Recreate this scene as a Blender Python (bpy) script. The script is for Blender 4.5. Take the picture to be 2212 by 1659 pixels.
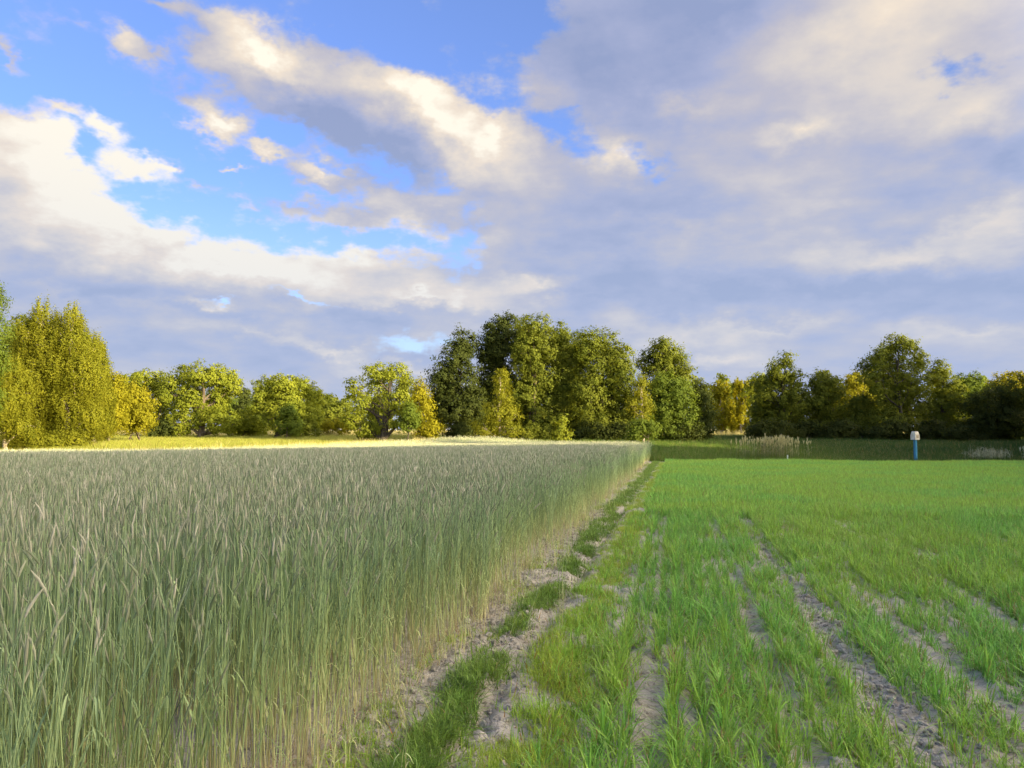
import bpy, bmesh, math, random
import numpy as np
from mathutils import Vector, Matrix

for o in list(bpy.data.objects):
    bpy.data.objects.remove(o)
S = bpy.context.scene
COL = S.collection
R = math.radians

# ------------------------------------------------------------------ camera
EYE = 1.65
PITCH = R(3.46)
cam_data = bpy.data.cameras.new('camera')
cam_data.sensor_width = 36.0
cam_data.lens = 27.0
cam_data.clip_start = 0.05
cam_data.clip_end = 6000.0
cam = bpy.data.objects.new('camera', cam_data)
COL.objects.link(cam)
cam.location = (0, 0, EYE)
cam.rotation_euler = (math.pi / 2 + PITCH, 0, 0)
S.camera = cam
S.render.resolution_x, S.render.resolution_y = 1024, 768

# ------------------------------------------------------------------ light and exposure
SUN_AZ = R(128)      # clockwise from the viewing direction: low sun behind the right shoulder
SUN_EL = R(10.5)
sun_dir = Vector((math.sin(SUN_AZ) * math.cos(SUN_EL), math.cos(SUN_AZ) * math.cos(SUN_EL), math.sin(SUN_EL)))
sl = bpy.data.lights.new('sun', 'SUN')
sl.energy = 5.0
sl.angle = R(0.55)
sl.color = (1.0, 0.82, 0.47)
sun = bpy.data.objects.new('sun', sl)
COL.objects.link(sun)
sun.rotation_euler = (-sun_dir).to_track_quat('-Z', 'Y').to_euler()

S.view_settings.view_transform = 'Standard'
S.view_settings.look = 'None'
S.view_settings.gamma = 1.0
S.view_settings.use_curve_mapping = False
EXPOSURE = 1.45
S.view_settings.exposure = EXPOSURE
S.cycles.max_bounces = 6
S.cycles.diffuse_bounces = 3
S.cycles.glossy_bounces = 2
S.cycles.transmission_bounces = 4
S.cycles.transparent_max_bounces = 6
S.cycles.use_denoising = True
S.cycles.caustics_reflective = False
S.cycles.caustics_refractive = False

# ------------------------------------------------------------------ node helper
class NT:
    def __init__(s, tree):
        s.t = tree
        s.n = 0
    def node(s, kind, **kw):
        n = s.t.nodes.new(kind)
        for k, v in kw.items():
            setattr(n, k, v)
        return n
    def link(s, a, b):
        s.t.links.new(a, b)
    def put(s, sock, v):
        if isinstance(v, bpy.types.NodeSocket):
            s.link(v, sock)
        else:
            sock.default_value = v
    def math(s, op, a, b=None, c=None, clamp=False):
        n = s.node('ShaderNodeMath', operation=op, use_clamp=clamp)
        s.put(n.inputs[0], a)
        if b is not None: s.put(n.inputs[1], b)
        if c is not None: s.put(n.inputs[2], c)
        return n.outputs[0]
    def vmath(s, op, a, b=None, c=None):
        n = s.node('ShaderNodeVectorMath', operation=op)
        s.put(n.inputs[0], a)
        if b is not None: s.put(n.inputs[1], b)
        if c is not None: s.put(n.inputs[2], c)
        return n.outputs[0]
    def xyz(s, x, y, z):
        n = s.node('ShaderNodeCombineXYZ')
        for i, v in enumerate((x, y, z)): s.put(n.inputs[i], v)
        return n.outputs[0]
    def sep(s, v):
        n = s.node('ShaderNodeSeparateXYZ')
        s.link(v, n.inputs[0])
        return n.outputs
    def noise(s, vec, scale, detail=4, rough=0.55, dist=0.0, lac=2.0):
        n = s.node('ShaderNodeTexNoise')
        if vec is not None: s.link(vec, n.inputs['Vector'])
        n.inputs['Scale'].default_value = scale
        n.inputs['Detail'].default_value = detail
        n.inputs['Roughness'].default_value = rough
        n.inputs['Distortion'].default_value = dist
        n.inputs['Lacunarity'].default_value = lac
        return n.outputs
    def smooth(s, v, a, b, lo=0.0, hi=1.0):
        n = s.node('ShaderNodeMapRange', interpolation_type='SMOOTHSTEP')
        s.put(n.inputs[0], v)
        n.inputs[1].default_value = a; n.inputs[2].default_value = b
        n.inputs[3].default_value = lo; n.inputs[4].default_value = hi
        return n.outputs[0]
    def ramp(s, fac, stops, interp='LINEAR'):
        n = s.node('ShaderNodeValToRGB')
        cr = n.color_ramp
        cr.interpolation = interp
        while len(cr.elements) > 1: cr.elements.remove(cr.elements[-1])
        cr.elements[0].position = stops[0][0]; cr.elements[0].color = (*stops[0][1], 1)
        for p, c in stops[1:]:
            e = cr.elements.new(p); e.color = (*c, 1)
        s.link(fac, n.inputs[0])
        return n.outputs[0]
    def mix(s, fac, a, b, blend='MIX'):
        n = s.node('ShaderNodeMix', data_type='RGBA', blend_type=blend)
        s.put(n.inputs[0], fac)
        s.put(n.inputs[6], a if isinstance(a, bpy.types.NodeSocket) else (*a, 1))
        s.put(n.inputs[7], b if isinstance(b, bpy.types.NodeSocket) else (*b, 1))
        return n.outputs[2]

def lin(r, g, b):
    f = lambda c: c / 12.92 if c <= 0.04045 else ((c + 0.055) / 1.055) ** 2.4
    return (f(r / 255), f(g / 255), f(b / 255))

# ------------------------------------------------------------------ sky: Nishita air with a drifting cloud layer in it
CX, CY, FPX = 1106.0, 829.5, 1659.0
def px_dir(x, y):
    """unit direction of a point of the photograph (in a 2212 x 1659 frame)"""
    u, v = (x - CX) / FPX, (CY - y) / FPX
    d = Vector((u, math.cos(PITCH) - v * math.sin(PITCH), math.sin(PITCH) + v * math.cos(PITCH)))
    return d.normalized()
def azel(x, y):
    d = px_dir(x, y)
    return math.atan2(d.x, d.y), math.asin(d.z)

def build_world():
    w = bpy.data.worlds.new('World')
    S.world = w
    w.use_nodes = True
    t = w.node_tree
    t.nodes.clear()
    N = NT(t)
    out = N.node('ShaderNodeOutputWorld')
    bg = N.node('ShaderNodeBackground')
    BG = 0.10
    EXPO = 2 ** EXPOSURE
    bg.inputs[1].default_value = BG
    N.link(bg.outputs[0], out.inputs[0])
    sky = N.node('ShaderNodeTexSky', sky_type='NISHITA')
    sky.sun_disc = False
    sky.sun_elevation = SUN_EL
    sky.sun_rotation = SUN_AZ
    sky.altitude = 100
    sky.air_density = 1.0
    sky.dust_density = 0.6
    sky.ozone_density = 1.6
    tc = N.node('ShaderNodeTexCoord').outputs['Generated']
    d = N.vmath('NORMALIZE', tc)
    x, y, z = N.sep(d)
    zc = N.math('MAXIMUM', z, 0.0)
    az = N.math('ARCTAN2', x, y)
    el = N.math('ARCSINE', zc)
    # cloud-layer coordinates (flattened towards the horizon)
    q = N.math('ADD', zc, 0.34)
    P = N.xyz(N.math('DIVIDE', x, q), N.math('DIVIDE', y, q), 0.0)
    Pw = N.xyz(az, N.math('MULTIPLY', el, 1.6), 3.0)
    wn = N.noise(Pw, 5.0, 3, 0.6)[1]
    wn2 = N.noise(Pw, 18.0, 4, 0.62)[1]
    w1 = N.vmath('MULTIPLY', N.vmath('SUBTRACT', wn, (0.5, 0.5, 0.5)), (0.085, 0.055, 0))
    w2 = N.vmath('MULTIPLY', N.vmath('SUBTRACT', wn2, (0.5, 0.5, 0.5)), (0.085, 0.06, 0))
    base = N.xyz(az, el, 0.0)
    W = N.vmath('ADD', N.vmath('ADD', base, w1), w2)
    wx, wy, _ = N.sep(W)
    def blobs(lst):
        acc = None
        for (bx, by, rx, ry, rot, amp) in lst:
            a, e = azel(bx, by)
            m = N.node('ShaderNodeMapping', vector_type='TEXTURE')
            N.link(W, m.inputs['Vector'])
            m.inputs['Location'].default_value = (a, e, 0)
            m.inputs['Rotation'].default_value = (0, 0, -R(rot))
            k = 1.6 / FPX
            m.inputs['Scale'].default_value = (rx * k, ry * k, 1)
            g = N.node('ShaderNodeTexGradient', gradient_type='QUADRATIC_SPHERE')
            N.link(m.outputs[0], g.inputs[0])
            acc = N.math('MULTIPLY_ADD', g.outputs[1], amp, acc if acc is not None else 0.0)
        return acc
    # upper edge of the cloud bank as elevation over azimuth
    fc = N.node('ShaderNodeFloatCurve')
    crv = fc.mapping.curves[0]
    pts = [(-3.14, .30), (-1.2, .36)]
    for (px, py) in [(-60, 150), (60, 175), (150, 235), (205, 350), (300, 410), (430, 455), (560, 480), (800, 500), (930, 520), (1000, 540), (1040, 430), (1070, 330), (1100, 250), (1140, 150), (1130, 60), (1180, -60)]:
        pts.append(azel(px, py))
    pts += [(0.25, 1.1), (0.9, 1.3), (1.6, .9), (3.14, .30)]
    norm = lambda p: ((p[0] + 3.2) / 6.4, p[1])
    pts = [norm(p) for p in pts]
    while len(crv.points) > 2: crv.points.remove(crv.points[1])
    crv.points[0].location = pts[0]; crv.points[1].location = pts[-1]
    for p in pts[1:-1]: crv.points.new(*p)
    for p in crv.points: p.handle_type = 'VECTOR'
    fc.mapping.use_clip = False
    fc.mapping.extend = 'HORIZONTAL'
    fc.mapping.update()
    N.link(N.math('MULTIPLY_ADD', wx, 1 / 6.4, 0.5), fc.inputs['Value'])
    edge = N.math('SUBTRACT', fc.outputs[0], wy)            # > 0 below the edge
    wide = N.smooth(az, -0.22, 0.03, 0.0, 0.17)
    cover = N.smooth(N.math('DIVIDE', N.math('ADD', edge, N.math('MULTIPLY', wide, 0.45)), N.math('ADD', wide, 0.06)), 0.0, 1.0)
    n_big = N.noise(P, 2.4, 4, 0.5)[0]
    n_mid = N.noise(P, 6.5, 5, 0.52)[0]
    n_fine = N.noise(P, 19.0, 5, 0.55)[0]
    add = blobs([
        (555, 165, 240, 80, 22, 1.3), (660, 230, 190, 60, 18, .9), (900, 290, 330, 85, 22, 1.4), (1040, 290, 190, 90, 22, 1.0), (850, 205, 220, 60, 15, .45),
        (700, 378, 120, 32, 4, 1.0), (950, 370, 150, 45, 20, .5), (480, 288, 75, 36, 5, 1.2), (380, 225, 150, 36, 8, .5), (262, 100, 62, 34, 20, .75),
        (240, 290, 50, 26, 15, .8), (280, 375, 90, 36, 8, 1.0), (355, 352, 45, 22, -10, .9), (570, 340, 38, 16, 0, .8), (500, 365, 42, 12, 0, .8), (20, 110, 60, 22, 25, .7), (510, 450, 120, 26, 12, .5),
        (335, 4, 60, 14, 0, .5), (150, 250, 70, 26, 10, .6), (430, 400, 60, 18, 5, .5), (620, 440, 120, 26, 5, .6), (760, 470, 120, 30, 5, .7), (900, 460, 160, 50, 10, .75), (1010, 420, 90, 50, 0, .55), (700, 110, 160, 40, 10, .4), (460, 60, 110, 30, 20, .35), (130, 60, 110, 22, 10, .3), (320, 130, 120, 24, 25, .4), (880, 440, 240, 60, 0, .5), (1120, 130, 90, 60, 0, .4),
        (1225, 295, 95, 60, 25, -.85), (1400, 350, 70, 46, 10, -.8), (1200, 50, 170, 110, 0, -.38), (1170, 250, 60, 40, 0, -.7), (1320, 330, 190, 70, 10, -.35), (965, 375, 80, 44, 30, -.9), (1100, 425, 90, 44, 0, -.7),
        (2035, 175, 140, 44, 2, -.72), (885, 742, 130, 34, -4, -1.0), (475, 656, 95, 15, -4, -.9), (640, 643, 120, 13, 4, -.8), (1240, 250, 60, 24, 0, -.5), (1060, 30, 120, 50, 0, -.5)])
    cov = N.math('ADD', N.math('ADD', cover, add), N.math('MULTIPLY', N.math('SUBTRACT', n_mid, 0.5), 0.9))
    cov = N.math('MULTIPLY_ADD', N.math('SUBTRACT', n_fine, 0.5), N.smooth(el, 0.05, 0.25, 0.2, 1.15), cov)
    alpha = N.smooth(cov, 0.12, 0.70)
    # light on the clouds
    lb = blobs([
        (100, 300, 300, 140, 10, .6), (330, 480, 420, 100, 18, .75), (700, 525, 380, 75, 6, .75), (880, 520, 160, 35, 0, .6), (60, 470, 170, 70, 0, .3), (560, 590, 420, 45, 5, .35),
        (575, 135, 130, 70, 22, .85), (900, 220, 170, 60, 25, .8), (1050, 300, 140, 80, 20, .85), (480, 285, 70, 34, 5, .8), (690, 368, 60, 20, 0, .6), (285, 370, 80, 30, 0, .7),
        (1900, 50, 400, 150, 0, .52), (1720, 285, 75, 36, 0, .45), (1480, 240, 160, 40, 0, .3), (2080, 240, 190, 90, 10, .4), (1960, 560, 300, 42, 3, .42), (2160, 430, 90, 110, 0, .40), (2080, 500, 130, 40, -20, .3),
        (1480, 490, 190, 36, 0, .24), (1330, 330, 80, 42, 10, .6), (1170, 622, 110, 24, 0, .65), (1480, 712, 260, 36, 2, .38), (1530, 780, 130, 22, 0, .45), (440, 664, 62, 14, 0, .65), (740, 762, 70, 18, 8, .55), (860, 790, 130, 10, 0, .4), (1750, 440, 200, 60, 0, .2),
        (1000, 640, 240, 30, 2, .30), (240, 75, 60, 30, 0, .35), (1060, 180, 120, 60, 20, .3), (1600, 330, 250, 120, 0, .12),
        (650, 240, 190, 50, 20, -.4), (860, 350, 190, 50, 25, -.36), (1260, 150, 260, 150, 20, -.36), (1530, 30, 220, 120, 0, -.34), (2170, 330, 120, 90, -20, -.38), (1290, 640, 300, 36, 4, -.16), (1500, 600, 420, 50, 4, -.26),
        (1350, 440, 240, 60, 0, -.1), (370, 205, 120, 40, 0, -.2), (255, 285, 60, 30, 0, .5), (355, 352, 50, 24, 0, .5), (570, 340, 50, 20, 0, .5), (500, 365, 50, 16, 0, .5), (820, 378, 120, 30, 0, -.3), (130, 625, 300, 40, 0, -.25), (780, 690, 500, 35, 0, -.15), (250, 650, 200, 16, 3, .25), (900, 655, 260, 16, 3, .4), (560, 720, 200, 16, 4, .28), (700, 745, 160, 14, 4, .3), (1800, 625, 260, 22, 2, -.2), (1650, 690, 200, 18, 2, .3), (2100, 720, 160, 16, 3, .25), (1900, 420, 240, 60, -15, -.12), (1980, 680, 400, 60, 0, -.25), (300, 740, 500, 60, 0, -.12)])
    L = N.math('ADD', lb, N.smooth(az, 0.25, -0.15, 0.26, 0.35))
    L = N.math('MULTIPLY_ADD', N.math('SUBTRACT', n_mid, 0.5), N.smooth(az, 0.1, -0.15, 0.62, 0.72), L)
    streak = N.noise(N.xyz(az, N.math('MULTIPLY', el, 3.4), 7.0), 4.2, 6, 0.58)[0]
    L = N.math('MULTIPLY_ADD', N.math('SUBTRACT', streak, 0.5), N.smooth(el, 0.42, 0.12, 0.4, 1.25), L)
    L = N.math('MULTIPLY_ADD', N.math('SUBTRACT', n_fine, 0.5), N.math('MULTIPLY', N.smooth(el, 0.02, 0.25, 0.1, 1.0), N.smooth(az, 0.1, -0.15, 0.16, 0.42)), L)
    L = N.math('MULTIPLY_ADD', N.math('SUBTRACT', n_big, 0.5), 0.5, L)
    L = N.math('ADD', L, N.smooth(el, 0.50, 0.95, 0.0, 0.40))      # unseen deck overhead, lightened to brighten the fields below
    k = 1.07 / (BG * EXPO)
    sc = lambda c: tuple(v * k for v in lin(*c))
    ccol = N.ramp(L, [(0.0, lin(146, 160, 198)), (0.2, lin(164, 173, 206)), (0.4, lin(187, 186, 200)), (0.6, lin(213, 206, 203)), (0.8, lin(236, 222, 206)), (1.0, lin(255, 247, 230))])
    ccol = N.vmath('SCALE', ccol)
    ccol.node.inputs['Scale'].default_value = k
    # cloud glow round the unseen low sun, raised to brighten the shaded fields
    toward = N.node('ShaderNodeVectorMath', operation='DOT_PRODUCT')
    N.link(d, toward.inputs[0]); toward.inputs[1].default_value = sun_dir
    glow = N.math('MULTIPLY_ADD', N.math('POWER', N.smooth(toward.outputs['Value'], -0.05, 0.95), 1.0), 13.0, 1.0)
    # far clouds sink into bluish air
    near = N.smooth(el, 0.04, 0.46)
    air = N.math('SUBTRACT', 0.46, N.math('MULTIPLY', near, 0.46))
    ccol = N.mix(air, ccol, sc((178, 196, 226)))
    # clear sky: Nishita, saturated the way the phone did
    hs = N.node('ShaderNodeHueSaturation')
    hs.inputs['Saturation'].default_value = 1.0
    hs.inputs['Value'].default_value = 1.0
    N.link(sky.outputs[0], hs.inputs['Color'])
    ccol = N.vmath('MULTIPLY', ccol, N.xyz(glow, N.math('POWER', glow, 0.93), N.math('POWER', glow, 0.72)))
    clear = N.vmath('MULTIPLY', hs.outputs[0], (0.98 * 1.46 / EXPO, 1.24 * 1.46 / EXPO, 2.3 * 1.46 / EXPO))
    clear = N.mix(N.smooth(el, 0.0, 0.33, 0.75, 0.13), clear, sc((205, 228, 240)))
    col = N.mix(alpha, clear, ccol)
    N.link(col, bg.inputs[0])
build_world()

# ------------------------------------------------------------------ numeric helpers
rng = np.random.default_rng(11)
ROW = R(12.05)                      # the drill rows run 12 degrees clockwise of the viewing direction
CR, SR = math.cos(ROW), math.sin(ROW)
def row2world(X, Y):
    return X * CR + Y * SR, -X * SR + Y * CR
def world2row(x, y):
    return x * CR - y * SR, x * SR + y * CR
def sstep(v, a, b):
    t = np.clip((np.asarray(v, float) - a) / (b - a), 0, 1)
    return t * t * (3 - 2 * t)
def vnoise(x, y, seed=0):
    """smooth value noise in -1..1"""
    x = np.asarray(x, float); y = np.asarray(y, float)
    xi = np.floor(x).astype(np.int64); yi = np.floor(y).astype(np.int64)
    xf = x - xi; yf = y - yi
    u = xf * xf * (3 - 2 * xf); v = yf * yf * (3 - 2 * yf)
    def h(a, b):
        n = (a * 374761393 + b * 668265263 + seed * 974634777) & 0xFFFFFFFF
        n = ((n ^ (n >> 13)) * 1274126177) & 0xFFFFFFFF
        n = n ^ (n >> 16)
        return (n & 0xFFFFFF) / float(0xFFFFFF) * 2 - 1
    return (h(xi, yi) * (1 - u) + h(xi + 1, yi) * u) * (1 - v) + (h(xi, yi + 1) * (1 - u) + h(xi + 1, yi + 1) * u) * v
def fbm(x, y, seed=0, octs=4, gain=0.5):
    a, s, t = 1.0, 0.0, 0.0
    for k in range(octs):
        s = s + a * vnoise(x * 2 ** k + 17.3 * k, y * 2 ** k - 9.1 * k, seed + k)
        t += a; a *= gain
    return s / t

def terrain(x, y):
    x = np.asarray(x, float); y = np.asarray(y, float)
    z = -0.46 * sstep(-x, -4, 24) * sstep(y, 12, 36) * (1 - sstep(y, 44, 57))
    z = z + 0.45 * sstep(y, 46, 60) + 0.30 * sstep(y, 60, 95)
    z = z - 0.28 * sstep(y, 8, 44) * (1 - sstep(y, 46, 60))
    z = z - 0.12 * sstep(x, 12, 24) * sstep(y, 44, 52) * (1 - sstep(y, 60, 80))
    r = np.hypot(x, y)
    return z + 0.06 * fbm(x / 17, y / 17, 5, 2) * sstep(r, 20, 60)

RYE_X = -1.75
def rye_far(x):      # far boundary of the rye (world y over world x)
    return 50 + 0.353 * (x - 8.7)
def crop_far(x):
    return 48.0 - 0.2 * np.clip(np.asarray(x, float) - 8.7, -30, 40)

def at(x, y, depth):
    d = px_dir(x, y)
    k = depth / d.y
    return Vector((d.x * k, depth, EYE + d.z * k))
def ground_at(x, depth):
    u = (x - CX) / FPX / math.cos(PITCH)
    gx = u * depth
    return Vector((gx, depth, float(terrain(gx, depth))))

def mesh_np(name, verts, faces_flat, nper, mats=(), attrs=None, smooth=False, mat_idx=None):
    """mesh from arrays; every face has nper corners"""
    verts = np.asarray(verts, np.float32); f = np.asarray(faces_flat, np.int32).ravel()
    me = bpy.data.meshes.new(name)
    nf = len(f) // nper
    me.vertices.add(len(verts)); me.loops.add(len(f)); me.polygons.add(nf)
    me.vertices.foreach_set('co', verts.ravel())
    me.loops.foreach_set('vertex_index', f)
    me.polygons.foreach_set('loop_start', np.arange(0, nf * nper, nper, dtype=np.int32))
    if mat_idx is not None: me.polygons.foreach_set('material_index', np.asarray(mat_idx, np.int32))
    for m in mats: me.materials.append(m)
    if attrs:
        for k, v in attrs.items():
            a = me.attributes.new(k, 'FLOAT', 'POINT')
            a.data.foreach_set('value', np.asarray(v, np.float32))
    me.update(calc_edges=True)
    if smooth: me.polygons.foreach_set('use_smooth', np.ones(nf, dtype=bool))
    return me

class MB:
    """collects quads / tris (as degenerate-free quads) with per-vertex attributes"""
    def __init__(s):
        s.v = []; s.f = []; s.n = 0; s.a = {'tone': [], 'hgt': []}
    def add(s, v, f, tone, hgt):
        v = np.asarray(v, float)
        s.v.append(v); s.f.append(np.asarray(f, int).reshape(-1, 4) + s.n); s.n += len(v)
        s.a['tone'].append(np.broadcast_to(tone, len(v))); s.a['hgt'].append(np.broadcast_to(hgt, len(v)))
    def ribbon(s, pts, widths, side, tone, hgt):
        pts = np.asarray(pts, float); w = np.asarray(widths, float)[:, None]
        side = np.asarray(side, float)
        v = np.concatenate([pts - side * w / 2, pts + side * w / 2])
        n = len(pts)
        f = [(i, i + 1, n + i + 1, n + i) for i in range(n - 1)]
        s.add(v, f, tone, np.concatenate([hgt, hgt]) if np.ndim(hgt) else hgt)
    def tube(s, pts, radii, k=5, tone=0.5, hgt=0.5):
        pts = np.asarray(pts, float); n = len(pts)
        ring = []
        prev = None
        for i in range(n):
            t = pts[min(i + 1, n - 1)] - pts[max(i - 1, 0)]
            t = t / (np.linalg.norm(t) + 1e-9)
            ref = prev if prev is not None else (np.array([1.0, 0, 0]) if abs(t[0]) < 0.9 else np.array([0, 1.0, 0]))
            a = ref - t * ref.dot(t); a /= np.linalg.norm(a) + 1e-9
            prev = a
            b = np.cross(t, a)
            an = np.arange(k) * 2 * math.pi / k
            ring.append(pts[i] + radii[i] * (np.cos(an)[:, None] * a + np.sin(an)[:, None] * b))
        v = np.concatenate(ring)
        f = [(i * k + j, i * k + (j + 1) % k, (i + 1) * k + (j + 1) % k, (i + 1) * k + j) for i in range(n - 1) for j in range(k)]
        hg = np.repeat(hgt, k) if np.ndim(hgt) else hgt
        s.add(v, f, tone, hg)
    def mesh(s, name, mat, smooth=False):
        return mesh_np(name, np.concatenate(s.v), np.concatenate(s.f), 4, [mat], {k: np.concatenate([np.asarray(q, float) for q in v]) for k, v in s.a.items()}, smooth)

def link(name, mesh, parent=None, loc=None, kind=None, label=None, cat=None, group=None):
    o = bpy.data.objects.new(name, mesh)
    COL.objects.link(o)
    if parent is not None: o.parent = parent
    if loc is not None: o.location = loc
    if kind: o['kind'] = kind
    if label: o['label'] = label
    if cat: o['category'] = cat
    if group: o['group'] = group
    return o

# ------------------------------------------------------------------ materials
def mat(name):
    m = bpy.data.materials.new(name)
    m.use_nodes = True
    m.node_tree.nodes.clear()
    N = NT(m.node_tree)
    return m, N, N.node('ShaderNodeOutputMaterial')
def attr(N, name):
    return N.node('ShaderNodeAttribute', attribute_name=name).outputs['Fac']
def world_pos(N):
    return N.node('ShaderNodeNewGeometry').outputs['Position']
def plant_shader(N, out, col, trans=0.4, rough=0.55, spec=0.25, tcol=None):
    p = N.node('ShaderNodeBsdfPrincipled')
    N.put(p.inputs['Base Color'], col)
    p.inputs['Roughness'].default_value = rough
    p.inputs['Specular IOR Level'].default_value = spec
    t = N.node('ShaderNodeBsdfTranslucent')
    N.put(t.inputs['Color'], tcol if tcol is not None else col)
    m = N.node('ShaderNodeMixShader')
    m.inputs[0].default_value = trans
    N.link(p.outputs[0], m.inputs[1]); N.link(t.outputs[0], m.inputs[2])
    N.link(m.outputs[0], out.inputs[0])

def leaf_mat(name, dark, light, scale=0.35):
    m, N, out = mat(name)
    tone = attr(N, 'tone')
    ns = N.noise(world_pos(N), scale, 3)[0]
    f = N.math('ADD', N.math('MULTIPLY', tone, 0.65), N.math('MULTIPLY', ns, 0.55), clamp=True)
    col = N.ramp(f, [(0.15, dark), (0.85, light)])
    tcol = N.mix(1.0, col, (1.35, 1.25, 0.55), 'MULTIPLY')
    plant_shader(N, out, col, 0.46, 0.7, 0.12, tcol)
    return m
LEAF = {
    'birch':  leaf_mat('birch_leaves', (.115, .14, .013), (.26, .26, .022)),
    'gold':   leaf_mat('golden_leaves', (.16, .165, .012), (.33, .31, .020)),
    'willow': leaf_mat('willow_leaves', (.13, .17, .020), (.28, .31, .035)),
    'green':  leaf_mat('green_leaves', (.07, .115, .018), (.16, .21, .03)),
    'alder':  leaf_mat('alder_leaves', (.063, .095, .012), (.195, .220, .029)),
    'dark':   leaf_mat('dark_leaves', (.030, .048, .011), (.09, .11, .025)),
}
def bark_mat(name, c1, c2, scale=6.0, stretch=0.25):
    m, N, out = mat(name)
    tc = N.node('ShaderNodeTexCoord').outputs['Object']
    v = N.vmath('MULTIPLY', tc, (1, 1, stretch))
    n = N.noise(v, scale, 4, 0.6)[0]
    col = N.ramp(n, [(0.38, c1), (0.62, c2)])
    p = N.node('ShaderNodeBsdfPrincipled')
    N.link(col, p.inputs['Base Color'])
    p.inputs['Roughness'].default_value = 0.9
    b = N.node('ShaderNodeBump'); b.inputs['Strength'].default_value = 0.6
    N.link(n, b.inputs['Height']); N.link(b.outputs[0], p.inputs['Normal'])
    N.link(p.outputs[0], out.inputs[0])
    return m
BARK = {'brown': bark_mat('brown_bark', (.06, .045, .032), (.17, .13, .095)),
        'birch': bark_mat('birch_bark', (.10, .08, .07), (.62, .52, .42), 5.0, 2.2),
        'dark': bark_mat('dark_bark', (.03, .025, .02), (.08, .065, .05))}

# ------------------------------------------------------------------ ground
def micro(X, Y):
    """relief of the tilled soil in row coordinates"""
    w = 0.05 * fbm(Y * 0.35, X * 0 + 3, 21, 3)
    fx = X + 1.08 + w + 0.02 * vnoise(Y * 5, X * 4, 22)
    z = -0.085 * np.exp(-(fx / 0.075) ** 2) * (0.6 + 0.4 * vnoise(Y * 1.7, Y * 0, 23)) + 0.018 * np.exp(-((fx - 0.18) / 0.10) ** 2) + 0.012 * np.exp(-((fx + 0.22) / 0.12) ** 2)
    z = z + 0.035 * np.maximum(fbm(X * 9, Y * 8, 24, 3, .6), 0) * np.exp(-((X + 1.1) / .35) ** 2)
    rows = np.where(X > -0.6, 1.0, 0.3)
    z = z + rows * 0.010 * np.cos(X * 2 * math.pi / 0.25)
    z = z - 0.03 * np.exp(-((X - 1.19 - 0.04 * np.sin(Y * .6)) / 0.12) ** 2) - 0.015 * np.exp(-((X - 0.60) / 0.1) ** 2)
    c = fbm(X * 7, Y * 5.5, 31, 4, 0.6)
    z = z + 0.050 * np.maximum(c, -0.2) + 0.022 * np.abs(fbm(X * 19, Y * 17, 47, 2, 0.6))
    z = z + 0.02 * fbm(X * 1.5, Y * 1.5, 8, 2)
    return z
def field_z(X, Y):
    x, y = row2world(X, Y)
    return terrain(x, y) + micro(X, Y) * (1 - sstep(Y, 16, 28))

def soil_material():
    m, N, out = mat('sandy_soil')
    p = world_pos(N)
    a = N.noise(p, 0.9, 5, 0.6)[0]
    b = N.noise(p, 9.0, 5, 0.65)[0]
    c = N.noise(p, 60.0, 4, 0.7)[0]
    f = N.math('ADD', N.math('MULTIPLY', a, 0.3), N.math('ADD', N.math('MULTIPLY', b, 0.45), N.math('MULTIPLY', c, 0.3)))
    col = N.ramp(f, [(0.36, (.17, .135, .10)), (0.44, (.38, .34, .275)), (0.55, (.58, .525, .435)), (0.68, (.70, .64, .545))])
    v = N.node('ShaderNodeTexVoronoi', feature='DISTANCE_TO_EDGE')
    N.link(N.vmath('ADD', p, N.vmath('SCALE', N.noise(p, 14, 3)[1])), v.inputs['Vector'])
    v.inputs['Vector'].links[0].from_node.inputs[1].links[0].from_node.inputs['Scale'].default_value = 0.06
    v.inputs['Scale'].default_value = 11.0
    crack = N.smooth(v.outputs['Distance'], 0.0, 0.05, 0.72, 1.0)
    col = N.mix(1.0, col, N.xyz(crack, crack, crack), 'MULTIPLY')
    s = N.node('ShaderNodeBsdfPrincipled')
    N.link(col, s.inputs['Base Color'])
    s.inputs['Roughness'].default_value = 0.95
    s.inputs['Specular IOR Level'].default_value = 0.15
    bp = N.node('ShaderNodeBump'); bp.inputs['Strength'].default_value = 1.0; bp.inputs['Distance'].default_value = 0.035
    N.link(N.math('ADD', N.math('MULTIPLY', b, 1.0), N.math('ADD', N.math('MULTIPLY', c, 0.4), N.math('MULTIPLY', crack, 0.5))), bp.inputs['Height'])
    N.link(bp.outputs[0], s.inputs['Normal'])
    N.link(s.outputs[0], out.inputs[0])
    return m
SOIL = soil_material()

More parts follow.
